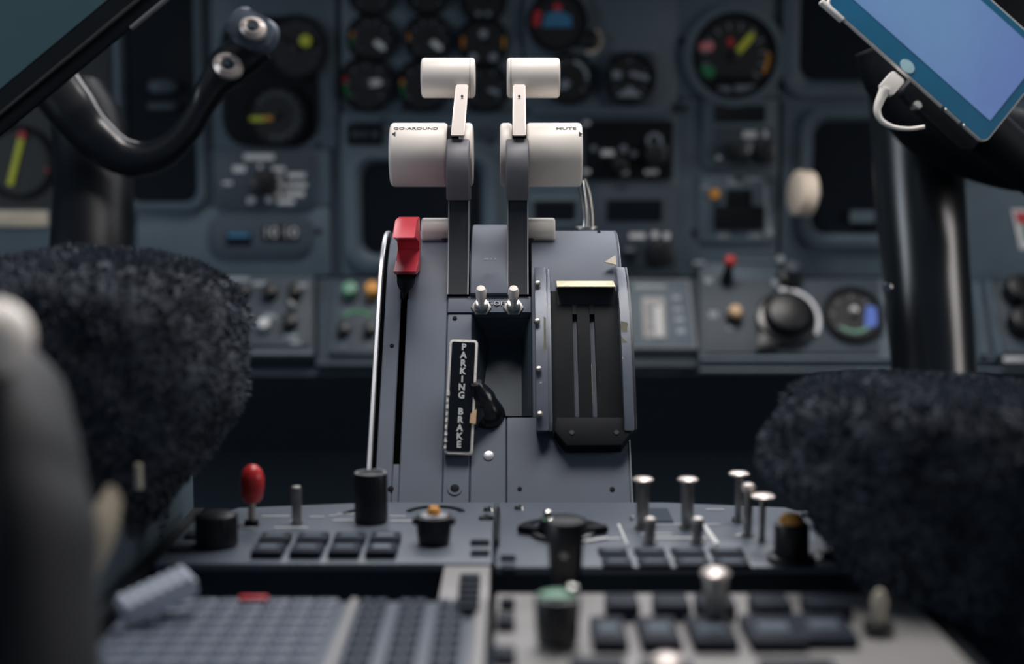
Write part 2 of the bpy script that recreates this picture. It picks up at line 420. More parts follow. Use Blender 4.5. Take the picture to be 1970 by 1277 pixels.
# upper-left pair in a black surround, behind the yoke
t = Thing('gauge_surround', 'black rounded surround plate holding two dials behind the left yoke grip', 'panel plate', MAIN, 520, 155)
r4 = rect(t, 425, 32, 614, 282)
B().rrect(*r4, 50 * t.k, 0, .004, .001).obj('plate', M['black'], t)
SUR = Fr(MAIN.M @ Vector((0, 0, .004)), R(90))
gauge('dark dial with one yellow-green dot right of the yoke grip head', 570, 92, 58, (), ('black', 140, 0, .6, .05), ticks=9, fr=SUR, tickm='panel_dark')
tt = Thing('index_marker', 'small yellow-green round marker on the dark dial beside the yoke grip', 'marker', SUR, 590, 80)
B().cyl((0, 0), 12 * tt.k, .007, .010, 16, .001).obj('dot', M['yellow'], tt)
t, r, z = gauge('dark dial with yellow and amber index below the yoke grip head', 532, 222, 56, (), None, ticks=12, fr=SUR, tickm='dimwhite', a0=-100, a1=140)
B().box(-52 * t.k, -22 * t.k, -12 * t.k, -2 * t.k, z + .003, z + .0045).obj('index', M['yellow'], t)
B().box(-22 * t.k, -6 * t.k, -10 * t.k, -1 * t.k, z + .003, z + .0045).obj('index', M['amber'], t)

# rotary selector panel (left)
def knob(t, x, y, r, h, m='knob', z0=0, ribs=0, cap=None, pointer=False):
    bb = B().cyl((x, y), r, z0, z0 + h, 32, r * .14, r2=r * .86)
    if ribs:
        for i in range(ribs):
            a = 2 * PI * i / ribs
            bb.cyl((x + r * .93 * math.cos(a), y + r * .93 * math.sin(a)), r * .09, z0, z0 + h * .9, 6)
    o = bb.obj('knob', M[m], t)
    if cap: B().cyl((x, y), r * .5, z0 + h, z0 + h + .0012, 24, .0005).obj('knob_cap', M[cap], t)
    if pointer: B().box(x - r * .07, x + r * .07, y, y + r * .8, z0 + h, z0 + h + .0006).obj('pointer_line', M['white'], t)
    return o
def dashes(t, items, z, m='white', name='marking'):
    """small printed legends too blurred to read: flat raised strips"""
    bb = B()
    for (px, py, wpx, hpx) in items:
        x, y = t.p(px, py); k = t.fr.sc(px, py)
        bb.box(x - wpx * k / 2, x + wpx * k / 2, y - hpx * k / 2, y + hpx * k / 2, z, z + .0004)
    return bb.obj(name, M[m], t, smooth=False, kind='stuff' if len(items) > 1 else None)
t = Thing('rotary_selector_unit', 'grey selector panel with black rotary knob and rows of white legends', 'control panel', MAIN, 513, 348)
B().rrect(*rect(t, 418, 292, 606, 400), .004, 0, .006, .0015).obj('plate', M['panel_dark'], t)
knob(t, *t.p(510, 352), 25 * t.k, .018, z0=.006, ribs=16)
dashes(t, [(500, 302, 58, 11), (462, 325, 24, 12), (538, 325, 24, 8), (572, 337, 34, 9), (540, 340, 10, 10), (543, 356, 12, 10), (572, 356, 40, 8), (538, 373, 12, 10), (568, 373, 38, 9), (485, 385, 14, 12), (520, 383, 12, 12), (552, 388, 32, 8), (440, 352, 18, 6)], .006, 'white')
dashes(t, [(502, 320, 6, 9), (541, 356, 7, 7), (521, 384, 9, 9)], .0062, 'white')
t = Thing('clock_unit', 'rounded dark panel with pale digits and small blue window under the selector', 'control panel', MAIN, 505, 450)
B().rrect(*rect(t, 402, 412, 602, 494), .018, 0, .005, .0015).obj('plate', M['panel_dark'], t)
B().rrect(*rect(t, 436, 446, 486, 472), .002, .005, .0056).obj('window', M['glass'], t)
B().rrect(*rect(t, 440, 447, 482, 456), .001, .0056, .006).obj('window_bar', M['blue'], t)
x, y = t.p(541, 447)
B().rrect(*rect(t, 506, 434, 576, 464), .003, .005, .0056).obj('window', M['black'], t)
B().text('10 10', x, y, .017, .0056, wid=60 * t.k).obj('digits', M['white'], t, smooth=False)
t = Thing('placard', 'small black placard with dim letters left of the go-around grip', 'placard', MAIN, 702, 258)
B().rrect(*rect(t, 668, 239, 737, 279), .003, 0, .003, .0008).obj('plate', M['black'], t)
dashes(t, [(685, 258, 14, 12), (702, 258, 10, 12), (722, 258, 14, 12)], .003, 'panel_dark', 'lettering')
t = Thing('placard', 'small dark blue placard between the two thrust lever grips', 'placard', MAIN, 935, 256)
B().rrect(*rect(t, 915, 244, 957, 270), .003, 0, .003, .0008).obj('plate', M['panel_dark'], t)

def display(label, a, b_, c, d, fr=MAIN, fw=18, rr=24, m='glass', fm='panel', name='display', prot=.010):
    t = Thing(name, label, 'display', fr, (a + c) / 2, (b_ + d) / 2)
    X0, Y0, X1, Y1 = rect(t, a, b_, c, d); f = fw * t.k; r_ = rr * t.k
    def loop(x0, y0, x1, y1, r, z):
        pts = []
        for cx, cy, an in ((x1 - r, y1 - r, 0), (x0 + r, y1 - r, 90), (x0 + r, y0 + r, 180), (x1 - r, y0 + r, 270)):
            for i in range(7):
                q = R(an + 15 * i); pts.append(Vector((cx + r * math.cos(q), cy + r * math.sin(q), z)))
        return pts
    bb = B(); L = [loop(X0 - f, Y0 - f, X1 + f, Y1 + f, r_ + f * .6, 0), loop(X0 - f, Y0 - f, X1 + f, Y1 + f, r_ + f * .6, prot), loop(X0 - f * .35, Y0 - f * .35, X1 + f * .35, Y1 + f * .35, r_ * 1.1, prot + .002),
                   loop(X0, Y0, X1, Y1, r_, prot - .002), loop(X0 + .002, Y0 + .002, X1 - .002, Y1 - .002, r_, .001)]
    V = [[bb.bm.verts.new(p) for p in l] for l in L]
    for p, q in zip(V, V[1:]):
        n = len(p)
        for i in range(n): bb.bm.faces.new((p[i], p[(i + 1) % n], q[(i + 1) % n], q[i]))
    bb.obj('bezel', M[fm], t)
    B().rrect(X0 - f * .2, Y0 - f * .2, X1 + f * .2, Y1 + f * .2, r_, .0005, .0015).obj('screen', M[m], t)
    return t
display('large blank black display behind the left thrust lever', 693, 312, 930, 492, fw=26, rr=30)
display('tall blank dark display behind the left yoke horn', 232, -90, 384, 392, fw=14, rr=26, m='glass', fm='panel')
t = Thing('standby_bracket', 'small dim grey stepped block framed inside the left yoke horn', 'bracket', MAIN, 320, 185)
B().rrect(*rect(t, 292, 156, 346, 180), .006, .004, .02, .003).obj('upper_step', M['panel_dark'], t); B().rrect(*rect(t, 292, 200, 346, 212), .003, .004, .02, .002).obj('lower_step', M['panel_dark'], t)
display('wide blank display in the upper right behind the tablet', 1538, -90, 2200, 158, fw=30, rr=30, fm='panel')
display('blank display beside the white round handle', 1562, 232, 1800, 452, fw=22, rr=26)
display('narrow black display left of the metal hinge rod', 1026, 388, 1108, 428, fw=10, rr=4, prot=.004)
t = Thing('radio_unit', 'dark grey radio head with blank display, black knob and white labels', 'control panel', MAIN, 1222, 428)
B().rrect(*rect(t, 1142, 356, 1300, 512), .005, 0, .008, .002).obj('plate', M['panel_dark'], t)
B().rrect(*rect(t, 1166, 384, 1272, 426), .002, .008, .0088).obj('window', M['glass'], t)
knob(t, *t.p(1266, 486), 27 * t.k, .022, z0=.008, ribs=14)
dashes(t, [(1225, 453, 30, 10), (1259, 451, 12, 12), (1281, 453, 12, 12)], .008, 'white')
x, y = t.p(1207, 480)
B().cyl((x, y), 13 * t.k, .008, .018, 16, .001).obj('knob', M['knob'], t)
dashes(t, [(1208, 478, 20, 7)], .018, 'dimwhite')
t = Thing('autopilot_unit', 'black autopilot panel with two knobs and scattered white marks', 'control panel', MAIN, 1212, 288)
B().rrect(*rect(t, 1124, 232, 1292, 346), .004, 0, .008, .002).obj('plate', M['black'], t)
x, y = t.p(1257, 300); knob(t, x, y, 24 * t.k, .02, z0=.008)
x2, y2 = t.p(1257, 271); B().ring((x2, y2), 15 * t.k, 9 * t.k, .008, .0125).obj('collar', M['legend'], t)
knob(t, *t.p(1190, 318), 17 * t.k, .018, z0=.008)
for q in [(1141, 286, 6), (1198, 287, 8), (1218, 297, 7), (1275, 286, 6)]:
    x, y = t.p(q[0], q[1]); B().cyl((x, y), q[2] * t.k, .008, .013, 14, .001).obj('button', M['dimwhite'], t)
dashes(t, [(1168, 294, 24, 11), (1200, 332, 16, 8), (1252, 331, 26, 8), (1128, 237, 12, 7), (1127, 330, 14, 8)], .008, 'white')
t = Thing('mode_selector_unit', 'blue grey mode panel with slim black window and two black knobs', 'control panel', MAIN, 1408, 262)
B().rrect(*rect(t, 1352, 192, 1486, 322), .004, 0, .007, .0015).obj('plate', M['panel'], t)
B().rrect(*rect(t, 1372, 203, 1470, 236), .002, .007, .0078).obj('window', M['glass'], t)
B().rrect(*rect(t, 1372, 245, 1484, 322), .003, .007, .008).obj('lower_plate', M['panel_dark'], t)
knob(t, *t.p(1411, 292), 19 * t.k, .022, z0=.008); knob(t, *t.p(1464, 292), 23 * t.k, .022, z0=.008)
dashes(t, [(1440, 259, 26, 13), (1470, 258, 8, 13), (1381, 303, 10, 8), (1440, 285, 12, 20)], .008, 'white')
t = Thing('gear_indicator_unit', 'panel with pale bracket line around black gear lights and yellow button', 'control panel', MAIN, 1420, 405)
B().rrect(*rect(t, 1345, 338, 1488, 464), .004, 0, .006, .0015).obj('plate', M['panel'], t)
B().box(*[v for v in (rect(t, 1372, 396, 1466, 441)[0], rect(t, 1372, 396, 1466, 441)[2], rect(t, 1372, 396, 1466, 441)[1], rect(t, 1372, 396, 1466, 441)[3])], .006, .012, .001).box(rect(t, 1396, 364, 1442, 400)[0], rect(t, 1396, 364, 1442, 400)[2], rect(t, 1396, 364, 1442, 400)[1], rect(t, 1396, 364, 1442, 400)[3], .006, .0115, .001).obj('gear_lights', M['black'], t)
dashes(t, [(1412, 349, 26, 15), (1442, 345, 60, 7), (1390, 451, 24, 10), (1450, 451, 24, 10), (1478, 446, 14, 12), (1357, 360, 14, 7)], .006, 'legend')
a = Vector((*t.p(1470, 348), .006)); b_ = Vector((*t.p(1477, 442), .006))
B().sweep([a, b_], [(3.5 * t.k, .0006)] * 2, seg=8, side=Vector((0, 0, 1)), sub=1).obj('bracket_line', M['legend'], t)
x, y = t.p(1372, 373); B().cyl((x, y), 10 * t.k, .006, .014, 18, .001).obj('button', M['amber'], t)
# gear handle wheel
t = Thing('landing_gear_lever', 'ivory wheel-shaped landing gear handle standing out of the panel', 'lever', MAIN, 1535, 372)
T = Matrix.Translation((0, 0, .045)) @ Matrix.Rotation(R(-5), 4, 'Z') @ Matrix.Rotation(R(-80), 4, 'Y')
k = .965 * t.k
B().lathe([(0, -12 * k), (38 * k, -12 * k), (44 * k, -8 * k), (45 * k, 0), (42 * k, 7 * k), (40 * k, 8 * k), (42 * k, 9 * k), (45 * k, 14 * k), (44 * k, 22 * k), (38 * k, 26 * k), (0, 26 * k)], (0, 0, 0), 40, T).obj('wheel', mat('warm_ivory', (252, 236, 218), .45, var=.02), t)
B().sweep([(.012, .0, 0), (.012, 0, .04)], [.006, .006], side=Vector((0, 1, 0)), sub=1).obj('stalk', M['steel'], t)
dp = Thing('placard', 'small bluish label in the lower corner of the right display', 'placard', MAIN, 1653, 416)
B().rrect(*rect(dp, 1630, 404, 1677, 427), .002, .0125, .0135).obj('plate', M['panel'], dp)

# far left and far right bits
t, r, z = gauge('dark dial with long yellow stripe and red tip at the far left', 36, 312, 66, (), None, ticks=0, hub=False)
a = t.p(45, 262); b_ = t.p(22, 356)
B().sweep([(a[0], a[1], z + .005), (b_[0], b_[1], z + .005)], [(6 * t.k, .001)] * 2, seg=8, side=Vector((0, 0, 1)), sub=1).obj('needle', M['yellow'], t)
B().cyl(t.p(46, 260), 8 * t.k, z + .004, z + .0075, 14).obj('needle_tip', M['redp'], t)
B().cyl(t.p(97, 328), 7 * t.k, z + .003, z + .004, 14).obj('red_mark', M['redp'], t)
t = Thing('placard', 'long pale placard at the left edge above the sheepskin seat', 'placard', MAIN, 40, 420)
B().rrect(*rect(t, -60, 405, 94, 435), .002, 0, .004, .0008).obj('plate', M['beige'], t)
t = Thing('side_console', 'light blue grey side panel at the right edge behind the control column', 'panel plate', MAIN, 1930, 440)
B().rrect(*rect(t, 1846, 352, 2250, 556), .006, 0, .02, .003).obj('plate', M['panel'], t)
a = rect(t, 1945, 400, 1985, 480)
B().prism([t.p(1945, 402, .02), t.p(1990, 402, .02), t.p(1990, 480, .02), t.p(1962, 480, .02)], .02, .0215).obj('label', M['white'], t)
B().prism([t.p(1952, 408, .0215), t.p(1990, 408, .0215), t.p(1990, 430, .0215), t.p(1958, 430, .0215)], .0215, .0222).obj('label_stripe', M['redp'], t)
B().prism([t.p(1966, 432, .0215), t.p(1990, 432, .0215), t.p(1990, 462, .0215), t.p(1972, 462, .0215)], .0215, .0222).obj('label_stripe', M['green'], t)

# ---------------------------------------------------------------- lower row of control panels, tilted
lp = Thing('lower_instrument_board', 'tilted blue grey lower panel row under the instruments', 'instrument panel', LOWER, 985, 620)
def lsheet(a, b_, c, d, m='panel', z0=-.02, z1=0, bev=.0015, name='panel_sheet'):
    q = [lp.p(a, b_), lp.p(c, b_), lp.p(c, d), lp.p(a, d)]
    return B().prism([q[3], q[2], q[1], q[0]], z0, z1, bev=bev).obj(name, M[m], lp)
lsheet(-500, 530, 604, 684, 'panel_dark'); lsheet(608, 530, 1343, 700, 'panel_dark', -.03, -.006); lsheet(1346, 505, 1500, 700, 'panel', -.03, -.001); lsheet(1500, 535, 2500, 700, 'panel', -.03, -.001)
# lips
def lip(a, c, y, hpx, m='alu', z=.004):
    p0 = lp.p(a, y - hpx / 2); p1 = lp.p(c, y + hpx / 2)
    B().box(p0[0], p1[0], p1[1], p0[1], -.01, z, .0012).obj('lip', M[m], lp)
lip(-500, 602, 681, 8, 'panel'); lip(608, 1212, 698, 9, 'panel_dark', 0); lip(1346, 2500, 691, 8, 'panel'); lip(1346, 2500, 711, 7, 'panel', .0)
# black underside closing the panel row
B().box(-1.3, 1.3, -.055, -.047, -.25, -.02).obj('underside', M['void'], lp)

t = Thing('light_control_unit', 'left lower panel with small black knobs and one bright white knob', 'control panel', LOWER, 530, 605)
B().prism([t.p(430, 668), t.p(596, 668), t.p(606, 540), t.p(430, 540)], 0, .004, bev=.001).obj('plate', M['panel_dark'], t)
for q in [(470, 570, 14), (522, 570, 15), (570, 570, 14), (560, 628, 15)]:
    knob(t, *t.p(q[0], q[1]), q[2] * t.k, .016, z0=.004)
B().cyl(t.p(511, 632), 12 * t.k, .004, .016, 18, .004).obj('white_knob', M['white'], t, label='bright white round knob')
B().sweep([(*t.p(560, 588), .012), (*t.p(571, 600), .012)], [5 * t.k] * 2, side=Vector((0, 0, 1)), sub=1).obj('toggle', M['steel'], t)
dashes(t, [(458, 541, 44, 9), (503, 549, 32, 9), (470, 560, 12, 9), (523, 558, 12, 8), (580, 552, 26, 9), (465, 595, 14, 8), (520, 612, 24, 10), (560, 650, 26, 8), (478, 612, 16, 8), (570, 662, 20, 7)], .0042, 'legend')
t = Thing('valve_control_unit', 'lower panel with green knobs and one amber knob left of the quadrant', 'control panel', LOWER, 675, 615)
B().prism([t.p(632, 682), t.p(740, 682), t.p(742, 548), t.p(645, 548)], -.006, .002, bev=.001).obj('plate', M['panel_dark'], t)
B().sweep([(*t.p(650, 552), .002), (*t.p(640, 678), .002)], [(3 * t.k, .002)] * 2, side=Vector((0, 0, 1)), sub=1).obj('edge_strip', M['panel'], t)
B().cyl(t.p(675, 566), 15 * t.k, .002, .018, 20, .003).obj('green_knob', M['palegreen'], t, label='dull green knob')
B().cyl(t.p(719, 568), 14 * t.k, .002, .022, 20, .005).obj('amber_knob', M['orange'], t, label='amber knob')
for q in [(662, 640), (712, 640)]: knob(t, *t.p(*q), 13 * t.k, .014, z0=.002)
B().ring(t.p(686, 640), 46 * t.k, 40 * t.k, .002, .0032, 40, 50, 130).obj('green_arc', M['green'], t)
dashes(t, [(668, 600, 20, 8), (718, 598, 16, 8), (660, 666, 12, 7), (710, 664, 14, 7)], .002, 'panel')
t = Thing('pressure_module', 'small framed module with white slider window right of the quadrant', 'control panel', LOWER, 1272, 612)
fr4 = [t.p(1212, 678), t.p(1342, 678), t.p(1324, 540), t.p(1205, 540)]
B().prism(fr4, -.006, .006, bev=.002).obj('frame', M['panel'], t)
for (p, q) in (((1216, 674), (1338, 674)), ((1338, 674), (1322, 546)), ((1212, 546), (1322, 546))):
    B().sweep([(*t.p(*p), .006), (*t.p(*q), .006)], [(3.6 * t.k, .0022)] * 2, side=Vector((0, 0, 1)), sub=1, seg=8).obj('frame_edge', M['alu'], t)
B().prism([t.p(1238, 652, .006), t.p(1282, 652, .006), t.p(1278, 572, .006), t.p(1234, 572, .006)], .006, .0072).obj('window', M['glass'], t)
B().prism([t.p(1260, 650, .0072), t.p(1277, 650, .0072), t.p(1272, 590, .0072), t.p(1258, 590, .0072)], .0072, .009, bev=.0008).obj('slider', M['white'], t)
dashes(t, [(1250, 598, 14, 7), (1252, 614, 14, 6), (1254, 632, 14, 6)], .0073, 'dimwhite', 'scale_marks')
dashes(t, [(1300, 577, 16, 9), (1303, 600, 18, 8), (1306, 619, 18, 9), (1309, 641, 16, 10), (1250, 556, 60, 8)], .006, 'legend')
t = Thing('temperature_control_unit', 'lower right panel plate carrying the big black dial knobs', 'control panel', LOWER, 1500, 610)
B().prism([t.p(1352, 682), t.p(1690, 682), t.p(1690, 540), t.p(1352, 540)], 0, .003, bev=.001).obj('plate', M['panel_dark'], t)
dashes(t, [(1362, 542, 14, 12), (1372, 607, 18, 14), (1405, 633, 14, 9), (1345, 508, 22, 6), (1456, 605, 8, 16)], .003, 'legend')
dashes(t, [(1455, 504, 110, 6)], .003, 'panel')
LP2 = Fr(LOWER.M @ Vector((0, 0, .003)), math.atan2(hi.z - lo.z, hi.y - lo.y))
t = Thing('toggle_switch', 'red ball-topped switch on the lower right panel', 'switch', LP2, 1397, 540)
B().cyl((0, 0), .007, 0, .012, 16, .002).obj('collar', M['black'], t)
B().sweep([(0, 0, .0), (0.001, .008, .026)], [.005, .0045], side=Vector((1, 0, 0)), sub=2).obj('stem', M['black'], t)
B().lathe([(0, -.0065), (.005, -.004), (.0068, 0), (.005, .004), (0, .0065)], (0.001, .009, .030), 20).obj('ball', M['redcap'], t)
t = Thing('rotary_switch', 'tan knob beside the big black dial knob', 'knob', LP2, 1411, 612)
B().cyl((0, 0), .009, 0, .008, 20, .001).obj('base', M['black'], t)
B().cyl((0, .001), .0080, .008, .02, 20, .003, r2=.007).obj('cap', M['tan'], t)
t = Thing('rotary_dial', 'large black round dial knob with pale arc on its right side', 'knob', LP2, 1510, 618)
k = t.k
B().ring((0, 2 * k), 68 * k, 60 * k, 0, .004, 48, -30, 95).obj('scale_arc', M['alu'], t)
B().cyl((0, 0), 58 * k, 0, .012, 48, .003).obj('skirt', M['gloss'], t)
B().cyl((0, 2 * k), 46 * k, .012, .026, 40, .004, r2=40 * k).obj('knob_body', M['knob'], t)
B().prism([(-62 * k, -66 * k), (-20 * k, -62 * k), (-10 * k, -30 * k), (-50 * k, -20 * k)], 0, .01, bev=.002).obj('thumb_tab', M['knob'], t)
t = Thing('rotary_switch', 'black knob on a collar just above the big dial knob', 'knob', LP2, 1518, 536)
B().cyl((0, 0), 26 * t.k, 0, .014, 28, .003, r2=22 * t.k).obj('skirt', M['knob'], t)
B().cyl((0, 4 * t.k), 15 * t.k, .014, .026, 24, .003).obj('knob_body', M['panel_dark'], t)
B().cyl((-28 * t.k, -12 * t.k), 8 * t.k, 0, .004, 14).cyl((-14 * t.k, 40 * t.k), 8 * t.k, 0, .004, 14).obj('dot', M['legend'], t)
t, r, z = gauge('lower right round dial with white pointer, green arc and blue patch', 1640, 608, 54, [('palegreen', 225, 330, .62, .74)], ('white', 75, -.05, .34, .13), ticks=7, fr=LP2, tickm='dimwhite')
B().prism([(r * .35, -r * .5), (r * .8, -r * .45), (r * .85, r * .3), (r * .5, r * .35)], z + .003, z + .0045).obj('blue_patch', M['violet'], t)
t = Thing('twin_knob_unit', 'ribbed module with two black knobs at the right edge', 'control panel', LP2, 1930, 615)
for (p, q) in (((1874, 550), (1890, 690)), ((1898, 548), (1920, 690))):
    B().sweep([(*t.p(*p), .004), (*t.p(*q), .004)], [(9 * t.k, .006)] * 2, side=Vector((0, 0, 1)), sub=1, seg=10).obj('rib', M['panel'], t)
B().prism([t.p(1928, 684), t.p(2200, 684), t.p(2200, 548), t.p(1905, 548)], 0, .006, bev=.002).obj('plate', M['panel_dark'], t)
for q in [(1952, 572), (1960, 632)]: knob(t, *t.p(*q), 30 * t.k, .022, z0=.006, ribs=8)
B().prism([t.p(1926, 704), t.p(2200, 704), t.p(2200, 692), t.p(1926, 692)], 0, .010, bev=.002).obj('lip', M['alu'], t)

# ---------------------------------------------------------------- throttle quadrant
XL, XR = -.0792, .0683
def qv(py): return QUAD.uv(985, py)[1]
vs = qv(540)
# side profile as (Y, Z) points with outward normals, by arc length from the foot
prof = []
def qpt(v): p = QUAD.M @ Vector((0, v, 0)); return (p.y, p.z)
for i in range(13):
    v = -.05 + (vs + .05) * i / 12; y, z = qpt(v); prof.append((y, z, QA + PI / 2, v))
cR = .077; cy, cz = qpt(vs); cy += cR * math.sin(QA); cz -= cR * math.cos(QA)
for i in range(1, 21):
    a = QA + PI / 2 - R(86) * i / 20
    prof.append((cy + cR * math.cos(a), cz + cR * math.sin(a), a, vs + cR * R(86) * i / 20))
VEND = prof[-1][3]
def pat(v):
    for a, b_ in zip(prof, prof[1:]):
        if a[3] <= v <= b_[3]:
            t = (v - a[3]) / (b_[3] - a[3]); return tuple(a[i] * (1 - t) + b_[i] * t for i in range(3))
    return prof[-1][:3] if v > prof[-1][3] else prof[0][:3]
tq = Thing('throttle_quadrant', 'blue grey throttle quadrant standing upright in the middle, behind the aft console', 'throttle quadrant', QUAD, 985, 965)
TQI = tq.M.inverted()
def strip(xa, xb, v0, v1, th=.004, lift=0.0, mt='quad', name='cover_plate', parent=None, ends=.0006):
    bb = B(); n = max(2, int((v1 - v0) / .006))
    rows = []
    for i in range(n + 1):
        y, z, a = pat(v0 + (v1 - v0) * i / n); c, s_ = math.cos(a), math.sin(a)
        e = lift - (ends if i in (0, n) else 0)
        row = [TQI @ Vector((X, y + c * k_, z + s_ * k_)) for X, k_ in ((xa, lift - th), (xa, e - ends), (xa + ends, e), (xb - ends, e), (xb, e - ends), (xb, lift - th))]
        rows.append([bb.bm.verts.new(q) for q in row])
    for p, q in zip(rows, rows[1:]):
        for i in range(6): bb.bm.faces.new((p[i], p[(i + 1) % 6], q[(i + 1) % 6], q[i]))
    bb.bm.faces.new(rows[0][::-1]); bb.bm.faces.new(rows[-1])
    return bb.obj(name, M[mt], parent or tq, ang=30)
# dark core
core = B(); pts = []
for y, z, a, v in prof: pts.append((y - math.cos(a) * .0042, z - math.sin(a) * .0042))
bk = [(1.06, H - .12), (1.06, H - .32), (prof[0][0] + .02, H - .32)]
vb = qv(800)
# core is set back 30 mm under the bay so that the recess is real
def corepts(dep):
    out = [(y - math.cos(a) * dep, z - math.sin(a) * dep) for y, z, a, v in prof] + bk
    return out
def xprism(bb, pts, xa, xb, bev=0):
    T = TQI @ Matrix(((0, 0, 1, 0), (1, 0, 0, 0), (0, 1, 0, 0), (0, 0, 0, 1)))
    return bb.prism(pts, xa, xb, tf=T, bev=bev)
cb = B()
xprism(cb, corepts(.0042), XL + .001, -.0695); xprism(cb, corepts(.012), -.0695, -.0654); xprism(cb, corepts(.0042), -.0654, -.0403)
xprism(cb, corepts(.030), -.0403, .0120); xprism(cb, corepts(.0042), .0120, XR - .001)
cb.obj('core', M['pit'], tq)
strip(XL, -.0695, -.05, VEND); strip(-.0654, -.0403, -.05, VEND)
strip(-.0695, -.0654, -.05, qv(892))
strip(-.0401, -.0247, -.05, qv(604), th=.028)                # column left of the bay
strip(-.0243, -.0036, -.05, qv(800), th=.012)
strip(-.0032, XR, -.05, qv(802))
strip(.0122, XR, qv(801), VEND)
strip(-.0402, .0120, qv(601), qv(571), th=.016, lift=.001)    # bridge carrying the toggles
strip(-.0262, -.0024, qv(569), VEND, th=.01, lift=.004, name='drum')
for (a, b_) in ((-.0402, -.0262), (-.0024, .0120)):           # slot ends
    strip(a + .0008, b_ - .0008, qv(571), qv(560), th=.01, lift=-.006, mt='black', name='slot_end')
# bay: sloping inner walls
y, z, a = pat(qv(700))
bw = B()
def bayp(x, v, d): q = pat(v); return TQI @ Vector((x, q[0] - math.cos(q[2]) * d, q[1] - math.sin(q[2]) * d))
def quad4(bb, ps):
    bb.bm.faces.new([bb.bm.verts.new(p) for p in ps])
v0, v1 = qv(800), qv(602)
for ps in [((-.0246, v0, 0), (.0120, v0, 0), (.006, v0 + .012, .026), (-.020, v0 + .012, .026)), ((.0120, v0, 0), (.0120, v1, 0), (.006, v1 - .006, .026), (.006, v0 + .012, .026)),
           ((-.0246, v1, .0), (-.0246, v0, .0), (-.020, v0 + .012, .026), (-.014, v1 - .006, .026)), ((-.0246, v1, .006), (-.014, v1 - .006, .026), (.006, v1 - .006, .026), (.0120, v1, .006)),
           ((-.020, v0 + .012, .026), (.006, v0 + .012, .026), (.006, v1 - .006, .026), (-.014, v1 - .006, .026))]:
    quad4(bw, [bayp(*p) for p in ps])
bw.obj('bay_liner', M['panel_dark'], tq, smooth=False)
# side rail on the left
strip(XL - .0056, XL - .0026, -.045, VEND - .03, th=.01, lift=.0, mt='alu', name='edge_rail')
strip(XL - .0026, XL, -.045, VEND - .03, th=.01, lift=-.006, mt='pit', name='edge_gap')
strip(XR, XR + .0012, -.045, VEND - .03, th=.012, lift=.0003, mt='alu', name='edge_rail')
# fasteners
def fast(px, py, r_, m='steel', dark=True, z=0.0):
    x, y = tq.p(px, py)
    B().ring((x, y), r_, r_ * .62, z, z + .0006, 20).obj('screw_ring', M[m], tq) if dark == 'ring' else None
    B().cyl((x, y), r_ * (.6 if dark == 'ring' else 1), z - .0002, z + .0005, 16, .0002).obj('screw', M['black' if dark else m], tq)
for q in [(752, 940, .0017), (1000, 940, .0013), (1178, 941, .0015), (754, 665, .0013)]: fast(q[0], q[1], q[2])
fast(875, 940, .0042, 'quad', 'ring'); fast(875, 612 , .0014)
fast(940, 877, .0031, 'alu', False)
for q in ((1155, 465), (1152, 448)):
    w_ = at_y(q[0], q[1], .935 if q[1] > 460 else .945); 
    B().cyl((0, 0), .0012, 0, .001, 10, tf=Matrix.Translation(tq.wl(w_))).obj('screw', M['black'], tq)
# pale arrow pointer at the top right
w0 = at_y(1176, 505, .899); L0 = tq.wl(w0)
B().prism([(-.0042, 0), (.0028, .0052), (.0032, -.0022)], -.0005, .0009, tf=Matrix.Translation(L0)).obj('pointer', M['beige'], tq)
# lettering on the bridge and drum
x, y = tq.p(945, 586)
B().text('CUT-OFF', x, y, .0046, .0013, wid=74 * tq.k * .93).obj('lettering', M['white'], tq, smooth=False)
w0 = at_y(943, 503, .893); L0 = tq.wl(w0)
bb = B()
for (dx, wd) in ((-7, 9), (2, 3), (10, 4)): bb.box((dx - wd / 2) * .00033, (dx + wd / 2) * .00033, -.0007, .0007, .0002, .0005, tf=Matrix.Translation(L0 + Vector((0, 0, .0022))) @ Matrix.Rotation(R(-4), 4, 'X'))
bb.obj('lettering', M['dimwhite'], tq, smooth=False)

# ---- flap lever housing on the right of the quadrant
fh = Thing('flap_lever_housing', 'black slotted flap lever housing with chipped grey side rails', 'lever housing', QUAD, 1125, 830)
FHI = fh.M.inverted()
TX = FHI @ Matrix(((0, 0, 1, 0), (1, 0, 0, 0), (0, 1, 0, 0), (0, 0, 0, 1)))
def yz(py, Y): p = at_y(1100, py, Y); return (p.y, p.z)
outer = [yz(514, .897), yz(530, .886), yz(560, .873), (yz(600, .860)), yz(650, .847), yz(700, .836), yz(760, .826), yz(800, .8195), yz(828, .8165)]
back = [(outer[-1][0] + .012, outer[-1][1] - .004), (outer[0][0] + .02, outer[0][1] - .02)]
def rail(xa, xb, o_=outer, bk_=back, m='rail', name='side_rail', bev=.0008):
    return B().prism(o_ + bk_, xa, xb, tf=TX, bev=bev).obj(name, M[m], fh, ang=30)
rail(.0142, .0212)
inset = [(y + .0035, z - .001) for y, z in outer]; rail(.0212, .0236, inset, back, 'rail', 'rail_flange')
rail(.0655, .0712); rail(.0712, .0730, [(y + .003, z) for y, z in outer], back, 'armdark', 'rail_flange')
